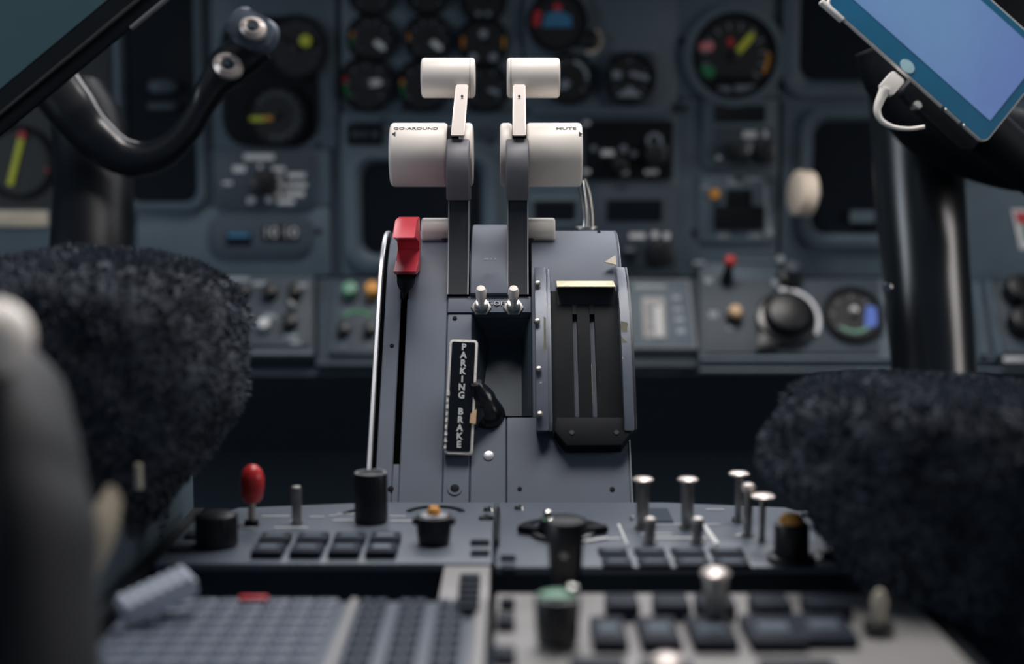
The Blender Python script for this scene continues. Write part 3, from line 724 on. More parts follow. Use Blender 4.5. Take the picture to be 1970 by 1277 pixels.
# drum inside with two slots: three curved black bands over a void
def arcpts(off, a0=560, a1=838):
    o_ = []
    Ys = {560: .886, 600: .874, 650: .861, 700: .850, 760: .838, 800: .831, 838: .824}
    for py_ in (560, 600, 650, 700, 760, 800, 838):
        p = yz(py_, Ys[py_] + off); o_.append(p)
    return o_
def band(xa, xb, off, m, name):
    o_ = arcpts(off); b2 = [(o_[-1][0] + .02, o_[-1][1] - .005), (o_[0][0] + .03, o_[0][1] - .03)]
    return B().prism(o_ + b2, xa, xb, tf=TX, bev=.0004).obj(name, M[m], fh, ang=30)
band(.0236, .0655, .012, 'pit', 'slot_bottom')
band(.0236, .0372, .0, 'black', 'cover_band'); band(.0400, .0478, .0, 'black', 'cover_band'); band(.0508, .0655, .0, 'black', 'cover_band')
B().prism([yz(700, .8502), yz(740, .8422), yz(775, .8365), yz(775, .840), yz(700, .854)], .0476, .0480, tf=TX).obj('worn_edge', M['beige'], fh)
# foot plate with bevelled corners
q = [(1062, 800), (1216, 800), (1216, 832), (1196, 856), (1090, 858), (1066, 828)]
q = [(1070, 802), (1210, 802), (1214, 832), (1196, 856), (1090, 857), (1066, 828)]
fpz = .010
B().prism([fh.p(a, b_, fpz) for a, b_ in q][::-1], .001, fpz, bev=.001).obj('foot_plate', M['black'], fh)
for q in ((1100, 832), (1186, 832)): B().cyl(fh.p(q[0], q[1], fpz), .0014, fpz - .0002, fpz + .0005, 12).obj('screw', M['knob'], fh)
# cream-edged top gate
g0 = at_y(1071, 549, .880); g1 = at_y(1184, 549, .880)
G = [yz(540, .894), yz(540, .905), yz(553, .905), yz(553, .876), yz(551, .875)]
B().prism(G, g0.x, g1.x, tf=TX, bev=.0006).obj('gate_bar', M['chip'], fh)
G = [yz(554, .884), yz(554, .91), yz(604, .90), yz(604, .875)]
B().prism(G, g0.x, g1.x, tf=TX, bev=.0006).obj('gate_plate', M['armdark'], fh)
# paint chips and rail screws
def on_rail(px, py, Y): return FHI @ at_y(px, py, Y)
def chip(pts, Y):
    bb = B(); vs_ = [bb.bm.verts.new(FHI @ (at_y(a, b_, Y) )) for a, b_ in pts]
    f = bb.bm.faces.new(vs_); r_ = bmesh.ops.extrude_face_region(bb.bm, geom=[f])
    nv = [g for g in r_['geom'] if isinstance(g, bmesh.types.BMVert)]
    bmesh.ops.translate(bb.bm, verts=nv, vec=(0, 0, .0006))
    bb.obj('paint_chip', M['chip'], fh, smooth=False)
chip([(1194, 618), (1208, 622), (1206, 636), (1201, 645), (1194, 640)], .8505)
chip([(1195, 648), (1208, 660), (1207, 672), (1196, 671)], .8455)
chip([(1046, 610), (1050, 612), (1052, 700), (1048, 740), (1046, 680)], .8425)
for (px, py, Y) in ((1034, 545, .8765), (1033, 618, .8535), (1036, 710, .8335), (1038, 797, .8190)):
    p = on_rail(px, py, Y - .001); B().lathe([(0, -.001), (.0019, -.001), (.0019, .0008), (.0012, .0012), (0, .0012)], (0, 0, 0), 14, Matrix.Translation(p)).obj('rail_screw', M['steel'], fh)

# ---- thrust levers
def thrust_lever(label, cx_arm, kx0, kx1, fx0, fx1, rx0, rx1, rax, text, arrow, side):
    """cx_arm px of arm, kx grip extent, fx inner flange extent, rx reverser grip extent, rax reverser arm px"""
    fr = Fr(at_y(cx_arm, 560, .885), 0)
    t = Thing('thrust_lever', label, 'lever', fr, cx_arm, 560, 'thrust levers')
    I = t.M.inverted()
    def W(px, py, Y): return I @ at_y(px, py, Y)
    TXl = I @ Matrix(((0, 0, 1, 0), (1, 0, 0, 0), (0, 1, 0, 0), (0, 0, 0, 1)))
    def YZ(py, Y): p = at_y(985, py, Y); return (p.y, p.z)
    ax = at_y(cx_arm, 470, .91).x
    hw = .0066
    # lower arm
    B().prism([YZ(566, .886), YZ(500, .898), YZ(440, .905), YZ(384, .910), YZ(384, .945), YZ(450, .945), YZ(566, .93)], ax - hw * .96, ax + hw * .96, tf=TXl, bev=.0006).obj('arm', M['armdark'], t, ang=30)
    # steel edge lines of the arm
    for sx in (-1, 1):
        B().prism([YZ(566, .8854), YZ(500, .8974), YZ(440, .9044), YZ(386, .9094), YZ(386, .915), YZ(566, .893)], ax + sx * hw * .96 - .0004, ax + sx * hw * .96 + .0004, tf=TXl).obj('arm_edge', M['alu'], t)
    # upper casting the grip is bolted to
    axu = at_y(cx_arm - 1, 320, .92).x
    B().prism([YZ(385, .906), YZ(330, .902), YZ(290, .907), YZ(268, .918), YZ(262, .935), YZ(270, .955), YZ(385, .95)], axu - .0073, axu + .0073, tf=TXl, bev=.0012).obj('casting', M['casting'], t, ang=40)
    # grip: fat drum across
    Yk = .938; pc = at_y(cx_arm, 298, Yk); kk = depth(pc) / F; r_ = 61 * kk
    xk0 = at_y(kx0, 298, Yk).x; xk1 = at_y(kx1, 298, Yk).x; xf0 = at_y(fx0, 298, Yk).x; xf1 = at_y(fx1, 298, Yk).x
    def drum(xa, xb, rad, name, mm, rin=.0015, ridge=None):
        Tt = I @ Matrix.Translation((0, pc.y, pc.z)) @ Matrix.Rotation(PI / 2, 4, 'Y')
        e = .0022
        pr = [(0, xa), (rad - e, xa), (rad - e * .3, xa + e * .3), (rad, xa + e), (rad, xb - e), (rad - e * .3, xb - e * .3), (rad - e, xb), (0, xb)]
        return B().lathe(pr, (0, 0, 0), 72, Tt).obj(name, M[mm], t, ang=50)
    drum(xk0, xk1, r_, 'grip', 'ivory'); drum(xf0, xf1, r_, 'end_flange', 'ivory')
    drum(min(xk1, xf1) - .001 if side < 0 else xf1 - .001, (xf0 + .001) if side < 0 else xk0 + .001, r_ * .93, 'grip_core', 'black')
    # printed word and arrow wrapped on the grip
    cen = at_y((kx0 + kx1) / 2, 298, Yk)
    def wrap(co_):
        th = R(90) + R(38) + co_.y / r_         # angle in YZ, camera side is +180
        rr = r_ + .0001 + co_.z
        return I @ Vector((cen.x + co_.x, pc.y + rr * math.cos(th) , pc.z + rr * math.sin(th)))
    def wrapN(co_):
        th = R(90) + R(40) - co_.y / r_
        rr = r_ + .0001 + co_.z
        return I @ Vector((cen.x + co_.x, pc.y + rr * math.cos(th), pc.z + rr * math.sin(th)))
    wdt = 84 if side < 0 else 38; off = -4 if side < 0 else 22
    B().text(text, off * kk, .0010, .0036, 0, .0001, wid=wdt * kk, bold=.00006).obj('lettering', M['armdark'], t, smooth=False, warp=wrapN)
    xs = (-42 if side < 0 else 46) * kk; s_ = .0022
    B().prism([(xs - side * -s_, -.0040 + 0), (xs, -.0040 - s_ * .9), (xs, -.0040 + s_ * .9)], 0, .0002).obj('arrow', M['void'], t, smooth=False, warp=wrapN)
    # reverser: flat steel arm and small grip (part with its own pieces)
    ra0 = at_y(rax[1], 262, .914); ra1 = at_y(rax[0], 162, .934)
    wq = .0042
    pts = [ra0, ra1]
    bb = B()
    c8 = []
    for P_, hwid in ((ra0, wq * 1.02), (ra1, wq * .98)):
        for dx, dy in ((-hwid, 0), (hwid, 0), (hwid, .010), (-hwid, .010)): c8.append(bb.bm.verts.new(I @ (P_ + Vector((dx, dy, 0)))))
    for f in ((0, 1, 2, 3), (7, 6, 5, 4), (0, 4, 5, 1), (1, 5, 6, 2), (2, 6, 7, 3), (3, 7, 4, 0)): bb.bm.faces.new([c8[i] for i in f])
    bmesh.ops.bevel(bb.bm, geom=list(bb.bm.edges), offset=.0007, segments=2, affect='EDGES')
    rv = bb.obj('reverser_arm', M['arm'], t)
    Yr = .950; pr_ = at_y((rx0 + rx1) / 2, 150, Yr); kr = depth(pr_) / F; rr_ = 38 * kr
    Tt = I @ Matrix.Translation((0, pr_.y, pr_.z)) @ Matrix.Rotation(PI / 2, 4, 'Y')
    xa, xb = at_y(rx0, 150, Yr).x, at_y(rx1, 150, Yr).x; e = .002
    B().lathe([(0, xa), (rr_ - e, xa), (rr_ - e * .3, xa + e * .3), (rr_, xa + e), (rr_, xb - e), (rr_ - e * .3, xb - e * .3), (rr_ - e, xb), (0, xb)], (0, 0, 0), 64, Tt).obj('reverser_grip', M['ivory'], rv, ang=50)
    # seam ring in the reverser grip
    xs_ = at_y(rax[0] - side * 16, 150, Yr).x
    B().lathe([(rr_ - .001, xs_ - .0002), (rr_ + .00006, xs_ - .0002), (rr_ + .00006, xs_ + .0002), (rr_ - .001, xs_ + .0002)], (0, 0, 0), 64, Tt).obj('seam_ring', M['armtop'], rv)
    p = W(rax[0], 185, .9285)
    B().lathe([(0, 0), (.0009, 0), (.0007, .0005), (0, .0006)], (0, 0, 0), 12, Matrix.Translation(p) @ Matrix.Rotation(R(90), 4, 'X')).obj('rivet', M['armtop'], rv)
    return t
thrust_lever('left thrust lever, white drum grip lettered GO-AROUND', 883, 752, 862, 884, 910, 811, 914, (889, 880), 'GO-AROUND', 1, -1)
thrust_lever('right thrust lever, white drum grip lettered MUTE', 996, 1012, 1119, 962, 986, 975, 1077, (999, 999), 'MUTE', -1, 1)

# ---- two fuel levers behind
def fuel_lever(label, xa_px, xb_px, arm_px):
    fr = Fr(at_y((xa_px + xb_px) / 2, 460, .925), 0)
    t = Thing('fuel_lever', label, 'lever', fr, (xa_px + xb_px) / 2, 460, 'fuel levers'); I = t.M.inverted()
    P_ = at_y((xa_px + xb_px) / 2, 441, .93); kk = depth(P_) / F; r_ = 22 * kk
    xa, xb = at_y(xa_px, 441, .93).x, at_y(xb_px, 441, .93).x
    Tt = I @ Matrix.Translation((0, P_.y, P_.z)) @ Matrix.Rotation(PI / 2, 4, 'Y'); e = .0016
    B().lathe([(0, xa), (r_ - e, xa), (r_ - e * .3, xa + e * .3), (r_, xa + e), (r_, xb - e), (r_ - e * .3, xb - e * .3), (r_ - e, xb), (0, xb)], (0, 0, 0), 48, Tt).obj('grip', M['ivory'], t, ang=50)
    q_ = at_y(arm_px, 470, .93)
    B().box(q_.x - .003, q_.x + .003, q_.y - .005, q_.y + .008, q_.z - .03, P_.z, .0008, tf=I).obj('arm', M['armdark'], t)
fuel_lever('small pale stub grip left of the left thrust lever, beside red handle', 811, 872, 858)
fuel_lever('small pale stub grip right of the right thrust lever', 1008, 1068, 1018)

# ---- red speed brake handle
fr = Fr(at_y(781, 545, .888), 0)
t = Thing('speed_brake_lever', 'red notched handle on a black stem in the left slot', 'lever', fr, 781, 545); I = t.M.inverted()
TXl = I @ Matrix(((0, 0, 1, 0), (1, 0, 0, 0), (0, 1, 0, 0), (0, 0, 0, 1)))
def YZ(py, Y): p = at_y(985, py, Y); return (p.y, p.z)
xa, xb = at_y(760, 470, .875).x, at_y(803, 470, .875).x
B().prism([YZ(457, .852), YZ(422, .876), YZ(417, .900), YZ(470, .910), YZ(520, .905), YZ(528, .868), YZ(522, .858), YZ(503, .884), YZ(480, .897), YZ(462, .892)], xa, xb, tf=TXl, bev=.0008).obj('grip', M['red'], t, ang=30)
c = at_y(782, 528, .878); d = at_y(779, 556, .884)
B().sweep([I @ c, I @ at_y(781, 540, .880), I @ at_y(779, 556, .886), I @ at_y(778, 575, .896)], [(.0062, .008), (.0056, .008), (.0016, .005), (.0012, .004)], seg=20, side=Vector((0, 1, 0))).obj('stem', M['black'], t)

# ---- two toggles on the bridge
def bat(t, h, r_, m='ivory', lean=0.0, base=True, top=None, nr=1.0):
    Tt = Matrix.Rotation(lean, 4, 'X')
    if base:
        B().cyl((0, 0), r_ * 1.9, 0, .0016, 6, .0003).obj('nut', M['steel'], t)
        B().cyl((0, 0), r_ * 1.3 , .0016, .0036, 16, .0004).obj('bushing', M['chrome'], t)
    B().lathe([(0, .0025), (r_ * .55, .0025), (r_ * .62, h * .3), (r_ * .95, h * .55), (r_, h * .85), (r_ * .75, h * .97), (0, h)], (0, 0, 0), 20, Tt).obj('handle', M[m], t)
for (px, lab) in ((926, 'small ivory bat switch, left one above the recessed bay'), (988, 'small ivory bat switch, right one above the recessed bay')):
    t = Thing('toggle_switch', lab, 'switch', QUAD, px, 593, 'ivory bat switches')
    bat(t, .0180, .0034, 'ivory', R(-12))

# ---- parking brake handle
PB = Fr(at_y(887, 762, .826), R(68), 0)
PB.M = PB.M @ Matrix.Rotation(R(-2.3), 4, 'Z'); PB.I = PB.M.inverted()
t = Thing('parking_brake_handle', 'black parking brake plate with worn silver rim and white vertical letters', 'lever', PB, 887, 762)
hw, hh = 27.5 * t.k, 113 * t.k
B().rrect(-hw, -hh, hw, hh, .0022, -.004, 0, .0006).obj('plate', M['silver'], t)
B().rrect(-hw + .0014, -hh + .0015, hw - .0014, hh - .0015, .0012, 0, .0003).obj('face', M['gloss'], t)
bb = B()
word = 'PARKING BRAKE'; n = len(word)
for i, ch in enumerate(word):
    if ch == ' ': continue
    bb.text(ch, .0002, hh * .86 - i * hh * 1.70 / (n - 1), .0054, .0005, .0001, stretch=.95, bold=.00022)
bb.obj('lettering', M['white'], t, smooth=False)
def PL(px, py, Y): return t.wl(at_y(px, py, Y))
B().sweep([PL(916, 736, .828), PL(928, 768, .832), PL(938, 800, .838), PL(946, 828, .850), PL(950, 840, .862)], [(.0035, .004), (.0080, .008), (.0108, .011), (.0100, .010), (.006, .008)], seg=24, side=Vector((0, 0, 1))).obj('handle_hub', M['gloss'], t)
B().prism([(hw - .0005, .0035), (hw + .005, -.006), (hw + .0062, -.011), (hw - .0005, -.0195)], -.008, -.001, bev=.0015).obj('bracket', M['knob'], t)
B().prism([(hw - .0022, -.0105), (hw + .0012, -.0075), (hw + .001, -.0165), (hw - .0026, -.0160)], .0004, .0012).obj('worn_patch', M['tan'], t)
B().sweep([PL(935, 832, .846), PL(950, 848, .850), PL(966, 836, .850)], [.0028, .0042, .003], seg=16, side=Vector((0, 0, 1))).obj('pivot_end', M['gloss'], t)
for s_ in range(9):  # scuffs of the rim
    yy = -hh + (s_ + .7) * hh * .115; 
    B().box(-hw - .0001, -hw + .0009 + random.random() * .0012, yy, yy + .0007 + random.random() * .0022, .0001, .0006).obj('scuff', M['silver'], t)

# ---- steel hinge rod rising behind the quadrant
fr = Fr(at_y(1135, 440, 1.0), 0)
t = Thing('hinge_rod', 'slim polished metal rod rising behind the quadrant right of the MUTE grip', 'rod', fr, 1135, 440)
def L3(px, py, Y): return t.wl(at_y(px, py, Y))
B().sweep([L3(1124, 452, 1.0), L3(1126, 425, 1.0), L3(1124, 390, 1.0), L3(1118, 348, 1.0)], [.0022, .0020, .0024, .0028]).obj('rod', M['chrome'], t)
B().sweep([L3(1137, 452, 1.0), L3(1136, 415, 1.0), L3(1131, 375, 1.0), L3(1122, 345, 1.0)], [.0026, .0026, .0026, .0022]).obj('strut', M['steel'], t)
B().cyl((0, 0), .008, 0, .003, 20, .0008, tf=Matrix.Translation(L3(1128, 444, 1.0))).obj('foot', M['steel'], t)

# ---------------------------------------------------------------- aft console (horizontal), its body and modules
ac = Thing('aft_console', 'dark body of the aft console under its control modules', 'console', PED, 950, 1080)
Yf = .776
YA0 = PED.uv(985, 1083)[1]
def G(x, y): return (x - ac.u, y - ac.v)
def bx(bb, x0_, x1_, y0_, y1_, z0_, z1_, bev=0):
    a = G(x0_, y0_); b2 = G(x1_, y1_); return bb.box(a[0], b2[0], a[1], b2[1], z0_, z1_, bev)
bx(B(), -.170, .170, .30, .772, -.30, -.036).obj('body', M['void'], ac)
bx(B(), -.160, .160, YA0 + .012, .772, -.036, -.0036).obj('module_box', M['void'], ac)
bx(B(), -.176, -.170, .30, .772, -.036, -.002).obj('side_cheek', M['black'], ac); bx(B(), .172, .178, .30, .772, -.036, -.002).obj('side_cheek', M['black'], ac)

def corner_plate(t, x0_, x1_, y0_, y1_, z0_, z1_, mt, name='plate', cut=None, bev=.001):
    pts = [(x0_, y0_), (x1_, y0_), (x1_, y1_), (x0_, y1_)] if not cut else cut
    pts = [(a - t.u, b2 - t.v) for a, b2 in pts]
    return B().prism(pts, z0_, z1_, bev=bev).obj(name, M[mt], t)
YA = PED.uv(985, 1083)[1]; XMID = PED.uv(950, 1083)[0]
# left audio panel
la = Thing('audio_unit', 'left rear console panel with dark keys, red switch and black knobs', 'control panel', PED, 620, 1040)
corner_plate(la, 0, 0, 0, 0, -.0035, 0, 'console', cut=[(-.168, YA), (XMID - .001, YA), (XMID - .001, .777), (-.075, .777), (-.150, .764), (-.168, .735)])
ra = Thing('audio_unit', 'right rear console panel with dark keys, pin switches and pale lines', 'control panel', PED, 1300, 1040)
corner_plate(ra, 0, 0, 0, 0, -.0035, 0, 'console', cut=[(XMID + .001, YA - .006), (.168, YA - .006), (.168, .735), (.150, .765), (.085, .777), (XMID + .001, .777)])
def key_block(t, quads, h=.004, mt='key', leg='keyleg', legm=True, nm='key'):
    """quads: px rectangles on the console surface"""
    for (a, b_, c, d) in quads:
        p = t.p(a, d, h); q = t.p(c, b_, h)
        o = B().box(p[0], q[0], p[1], q[1], -.001, h, .0008).obj(nm, M[mt], t)
        if legm:
            w_ = (q[0] - p[0]); hh_ = (q[1] - p[1]); cx_, cy_ = (p[0] + q[0]) / 2, (p[1] + q[1]) / 2
            B().box(cx_ - w_ * .28, cx_ + w_ * .28, cy_ - hh_ * .16, cy_ + hh_ * .16, h, h + .0003).obj('legend', M[leg], o, smooth=False)
def prow(xc0, xc1, y0, y1, vpx=1000, vpy=340, yref=1040):
    """px quad of a key whose sides follow the console's depth lines"""
    return (xc0, y0, xc1, y1)
KL = []
for (a, c) in ((496, 562), (568, 634), (640, 704), (710, 772)):
    KL.append((a, 1022, c, 1036)); KL.append((a - 14 * (985 - a) / 450, 1042, c - 12 * (985 - c) / 450, 1060))
key_block(la, KL[:6]); key_block(la, KL[6:], leg='dimwhite')
KR = []
for (a, c) in ((1150, 1208), (1220, 1280), (1292, 1356), (1368, 1430)):
    KR.append((a + 2, 1052, c - 3, 1064)); KR.append((a + 10, 1071, c + 6, 1086))
key_block(ra, KR, h=.0016)
key_block(la, [(905, 1036, 942, 1042), (905, 1056, 942, 1062), (352, 1020, 392, 1030), (322, 1046, 378, 1056)], h=.002, legm=False, nm='slot')
key_block(ra, [(962, 1066, 992, 1072), (962, 1084, 992, 1092)], h=.002, legm=False, nm='slot')
dashes(la, [(530, 994, 54, 4), (565, 1003, 12, 4), (610, 995, 28, 4), (640, 993, 14, 4), (665, 990, 34, 4), (660, 1002, 40, 5), (475, 1016, 30, 4), (560, 1016, 64, 5), (765, 994, 30, 5), (775, 1003, 48, 6)], .0001, 'white')
dashes(ra, [(1172, 1037, 44, 8), (1320, 1010, 130, 4), (1262, 1028, 60, 6), (1300, 1036, 120, 8), (1375, 981, 34, 4), (1420, 1030, 10, 8), (1432, 1029, 18, 8)], .0001, 'white')
for (p, q) in (((1190, 1010), (1207, 1050)), ((1355, 1012), (1380, 1048))):
    B().sweep([(*ra.p(*p), .0004), (*ra.p(*q), .0004)], [(.0007 if p[0] < 1300 else .0014, .0005)] * 2, side=Vector((0, 0, 1)), sub=1, seg=8).obj('printed_line', M['white'], ra)
p = ra.p(1250, 1006); q = ra.p(1284, 980)
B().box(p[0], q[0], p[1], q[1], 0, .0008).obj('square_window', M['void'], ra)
# dark crescents printed round the knobs
def cres(t, px, py, r0, r1, a0, a1, m='black'):
    x, y = t.p(px, py); B().ring((x, y), r1, r0, .0, .0008, 40, a0, a1).obj('dial_arc', M[m], t)
cres(la, 837, 988, .0135, .0165, 15, 165); cres(la, 712, 992, .013, .0155, 100, 170)
cres(ra, 1080, 1018, .018, .0225, 15, 165); 
# console screws
for (t, q, r_) in ((la, (935, 998), .0042), (la, (940, 982), .0032), (ra, (999, 979), .0030), (ra, (1418, 1002), .0032), (ra, (1215, 1000), .0012)):
    x, y = t.p(*q)
    B().lathe([(0, 0), (r_, 0), (r_ * .8, .0018), (r_ * .4, .002), (r_ * .3, .0008), (0, .0008)], (x, y, 0), 20).obj('screw', M['chrome'], t)
# centre spine
sp = Thing('console_spine', 'thin upright black divider between left and right console panels', 'divider', PED, 955, 1000)
p = sp.p(952, 1052); q = sp.p(962, 988)
B().box(p[0], q[0] , p[1], q[1], -.02, .004, .0008).obj('blade', M['black'], sp)

# knobs and switches standing on the console
def cknob(label, px, py, r_px, h_px, m='knob', cap=None, ribs=0, taper=.9, skirt=None, name='rotary_switch', capr=.6, lug=False, ribm=None):
    t = Thing(name, label, 'knob', PED, px, py); k = t.k
    r_, h = r_px * k, h_px * k
    if skirt: B().cyl((0, 0), skirt * k, 0, .003, 32, .001).obj('skirt', M[m], t)
    bb = B().cyl((0, 0), r_, .0005, h, 36, r_ * .12, r2=r_ * taper)
    for i in range(ribs):
        a = 2 * PI * i / ribs; bb.cyl((r_ * .95 * math.cos(a), r_ * .95 * math.sin(a)), r_ * .08, .001, h * .96, 6)
    bb.obj('knob_body', M[m], t)
    if cap: B().lathe([(0, 0), (r_ * capr, 0), (r_ * capr, .0022), (r_ * capr * .7, .0042), (0, .0048)], (0, 0, h), 24).obj('cap', M[cap], t)
    return t, k
t, k = cknob('wide black knob at the far left of the rear console', 417, 1050, 40, 64, taper=.95, ribs=18)
t, k = cknob('tall ribbed black knob left of the quadrant foot', 714, 1004, 31, 96, ribs=22, taper=.97)
B().ring((0, 0), 30 * k, 26 * k, 96 * k, 97.5 * k, 36).obj('rim', M['alu'], t)
t, k = cknob('black knob with orange cap on the left rear console', 835, 1046, 31, 56, cap='orange', taper=1.14, capr=.42)
B().cyl((0, 0), 27 * k, 56 * k, 58.5 * k, 28, .0006).obj('collar', M['alu'], t)
B().cyl((33 * k, 0), 9 * k, 38 * k, 52 * k, 14, .001).cyl((-33 * k, 0), 9 * k, 38 * k, 52 * k, 14, .001).obj('lug', M['knob'], t)
t, k = cknob('black knob with orange cap at the right end of the console', 1522, 1078, 34, 74, cap='orange', taper=.98, capr=.72, skirt=46)
# large black concentric selector right of centre
t = Thing('rotary_switch', 'large black double selector with finger arms, right of the centre divider', 'knob', PED, 1083, 1030); k = t.k
B().cyl((0, 0), 62 * k, 0, 10 * k, 40, .001).cyl((0, 0), 50 * k, 10 * k, 34 * k, 40, .0015, r2=46 * k).obj('base', M['gloss'], t)
B().ring((0, 0), 44 * k, 38 * k, 34 * k, 36 * k, 40, 200, 300).obj('green_ring', M['green'], t)
for (dx, dy) in ((-29, 30), (-26, -30)): B().lathe([(0, 0), (8 * k, 0), (8 * k, 6 * k), (5 * k, 9 * k), (0, 10 * k)], (dx * k, dy * k, 34 * k), 16).obj('stud', M['chrome'], t)
for s_ in (-1, 1): B().prism([(s_ * 46 * k, -10 * k), (s_ * 88 * k, 10 * k), (s_ * 84 * k, 30 * k), (s_ * 44 * k, 26 * k)][::s_], 4 * k, 16 * k, bev=.0008).obj('finger_arm', M['black'], t)
B().prism([(30 * k, -64 * k), (84 * k, -34 * k), (84 * k, -22 * k), (36 * k, -48 * k)], 0, 4 * k).obj('pale_tab', M['white'], t)
t = Thing('rotary_switch', 'tall black knob in front of the double selector', 'knob', PED, 1088, 1118); k = t.k
B().lathe([(0, 0), (26 * k, 0), (32 * k, 30 * k), (34 * k, 70 * k), (38 * k, 112 * k), (34 * k, 120 * k), (0, 121 * k)], (0, 0, 0), 36, sx=1.0).obj('knob_body', M['knob'], t)
B().cyl((0, 0), 8 * k, 0, .001, 16, .0004, tf=Matrix.Translation((-4 * k, -35 * k, 62 * k)) @ Matrix.Rotation(R(90), 4, 'X')).obj('set_screw', M['steel'], t)
t, k = cknob('black knob with pale green cap on the front right panel', 1072, 1238, 41, 94, cap=None, taper=1.08)
B().rrect(-36 * k, -26 * k, 34 * k, 26 * k, .006, 94 * k, 100 * k, .001).obj('cap', M['palegreen'], t)
B().lathe([(0, 0), (13 * k, 0), (14 * k, 8 * k), (9 * k, 14 * k), (0, 16 * k)], (28 * k, 8 * k, 98 * k), 18).obj('stud', M['chrome'], t)

# mushroom pins
def pin(label, px, py, top, head_px, shaft_px, group='flat-topped metal pins', flat=True, lean=0.0, lx=0.0):
    t = Thing('pin_switch', label, 'switch', PED, px, py, group); k = t.k
    h = (py - top) * k / math.cos(R(14))
    Tt = Matrix.Rotation(lx, 4, 'Y') @ Matrix.Rotation(lean, 4, 'X')
    B().cyl((0, 0), shaft_px * 1.35 * k, 0, 5 * k, 6, .0003).obj('nut', M['steel'], t)
    B().cyl((0, 0), shaft_px * k * .95, 4 * k, h * .96, 20, .0003, r2=shaft_px * 1.08 * k, tf=Tt).obj('shaft', M['steel'], t)
    if flat: pr = [(0, h - 7 * k), (head_px * k * .7, h - 7 * k), (head_px * k, h - 4 * k), (head_px * k, h - 1.5 * k), (head_px * k * .8, h + 1.5 * k), (0, h + 3 * k)]
    else: pr = [(0, h - 16 * k), (head_px * k * .9, h - 14 * k), (head_px * k, h - 6 * k), (head_px * k * .75, h), (0, h + 3 * k)]
    B().lathe(pr, (0, 0, 0), 28, Tt).obj('head', M['socket'], t)
    return t
pin('flat-topped metal pin nearest the quadrant foot on its right', 1236, 1016, 921, 20, 12)
pin('flat-topped metal pin right of the black square window', 1322, 1016, 921, 20, 12)
pin('flat-topped metal pin, rear one of the cluster of three', 1420, 1003, 910, 20, 7, 'cluster of three metal pins')
pin('round-headed metal pin, middle one of the cluster of three', 1438, 1030, 932, 14, 9, 'cluster of three metal pins', flat=False)
pin('flat-topped metal pin, front one of the cluster of three', 1466, 1040, 953, 23, 6, 'cluster of three metal pins')
pin('short chrome-tipped toggle before the left flat-topped pin', 1250, 1046, 996, 12, 11, 'short chrome toggles', flat=False)
pin('short chrome-tipped toggle before the right flat-topped pin', 1342, 1046, 996, 12, 11, 'short chrome toggles', flat=False)
pin('thick chrome pin standing in the front right panel', 1375, 1205, 1096, 28, 22, None, flat=False)
pin('blurred chrome pin top cut off by the bottom edge', 1282, 1345, 1262, 30, 22, None, flat=False)
t = Thing('toggle_switch', 'slim steel toggle between red switch and tall black knob', 'switch', PED, 571, 1008); k = t.k
B().cyl((0, 0), 11 * k, 0, 6 * k, 6, .0003).obj('nut', M['steel'], t)
B().lathe([(0, 4 * k), (9 * k, 4 * k), (10 * k, 45 * k), (10 * k, 62 * k), (11 * k, 66 * k), (9 * k, 74 * k), (0, 76 * k)], (0, 0, 0), 20).obj('handle', M['steel'], t)
t = Thing('toggle_switch', 'toggle switch with large red cap on the left console', 'switch', PED, 484, 1010); k = t.k
B().cyl((0, 0), 14 * k, 0, 10 * k, 16, .0005).obj('bushing', M['black'], t)
B().cyl((0, 0), 7 * k, 8 * k, 62 * k, 16, .0003, tf=Matrix.Rotation(R(2), 4, 'Y')).obj('shaft', M['beige'], t)
B().lathe([(0, 46 * k), (14 * k, 46 * k), (20 * k, 54 * k), (23 * k, 76 * k), (23 * k, 92 * k), (18 * k, 108 * k), (9 * k, 117 * k), (0, 119 * k)], (0, 0, 0), 32, Matrix.Rotation(R(2), 4, 'Y')).obj('cap', M['redcap'], t)

# front modules
YB = PED.uv(985, 1152)[1]; YR_ = PED.uv(985, 1136)[1]
cdu = Thing('keypad_unit', 'front left keypad unit with blank screen trough and grey keys', 'control unit', PED, 600, 1200)
corner_plate(cdu, 0, 0, 0, 0, -.03, -.001, 'console', cut=[(-.162, .30), (XMID - .0015, .30), (XMID - .0015, YB), (-.162, YB)])
xr_ = PED.uv(848, 1120)[0]
corner_plate(cdu, 0, 0, 0, 0, -.03, -.001, 'console_lt', 'side_strip', cut=[(xr_, YB), (XMID - .0015, YB), (XMID - .0015, YA - .0005), (xr_, YA - .0005)])
# line keys column
for i in range(6):
    py_ = 1102 + i * 10.5 + i * i * .25
    key_block(cdu, [(884 - i, py_, 924 - i * .5, py_ + 6.5)], h=.003, legm=False, nm='line_key')
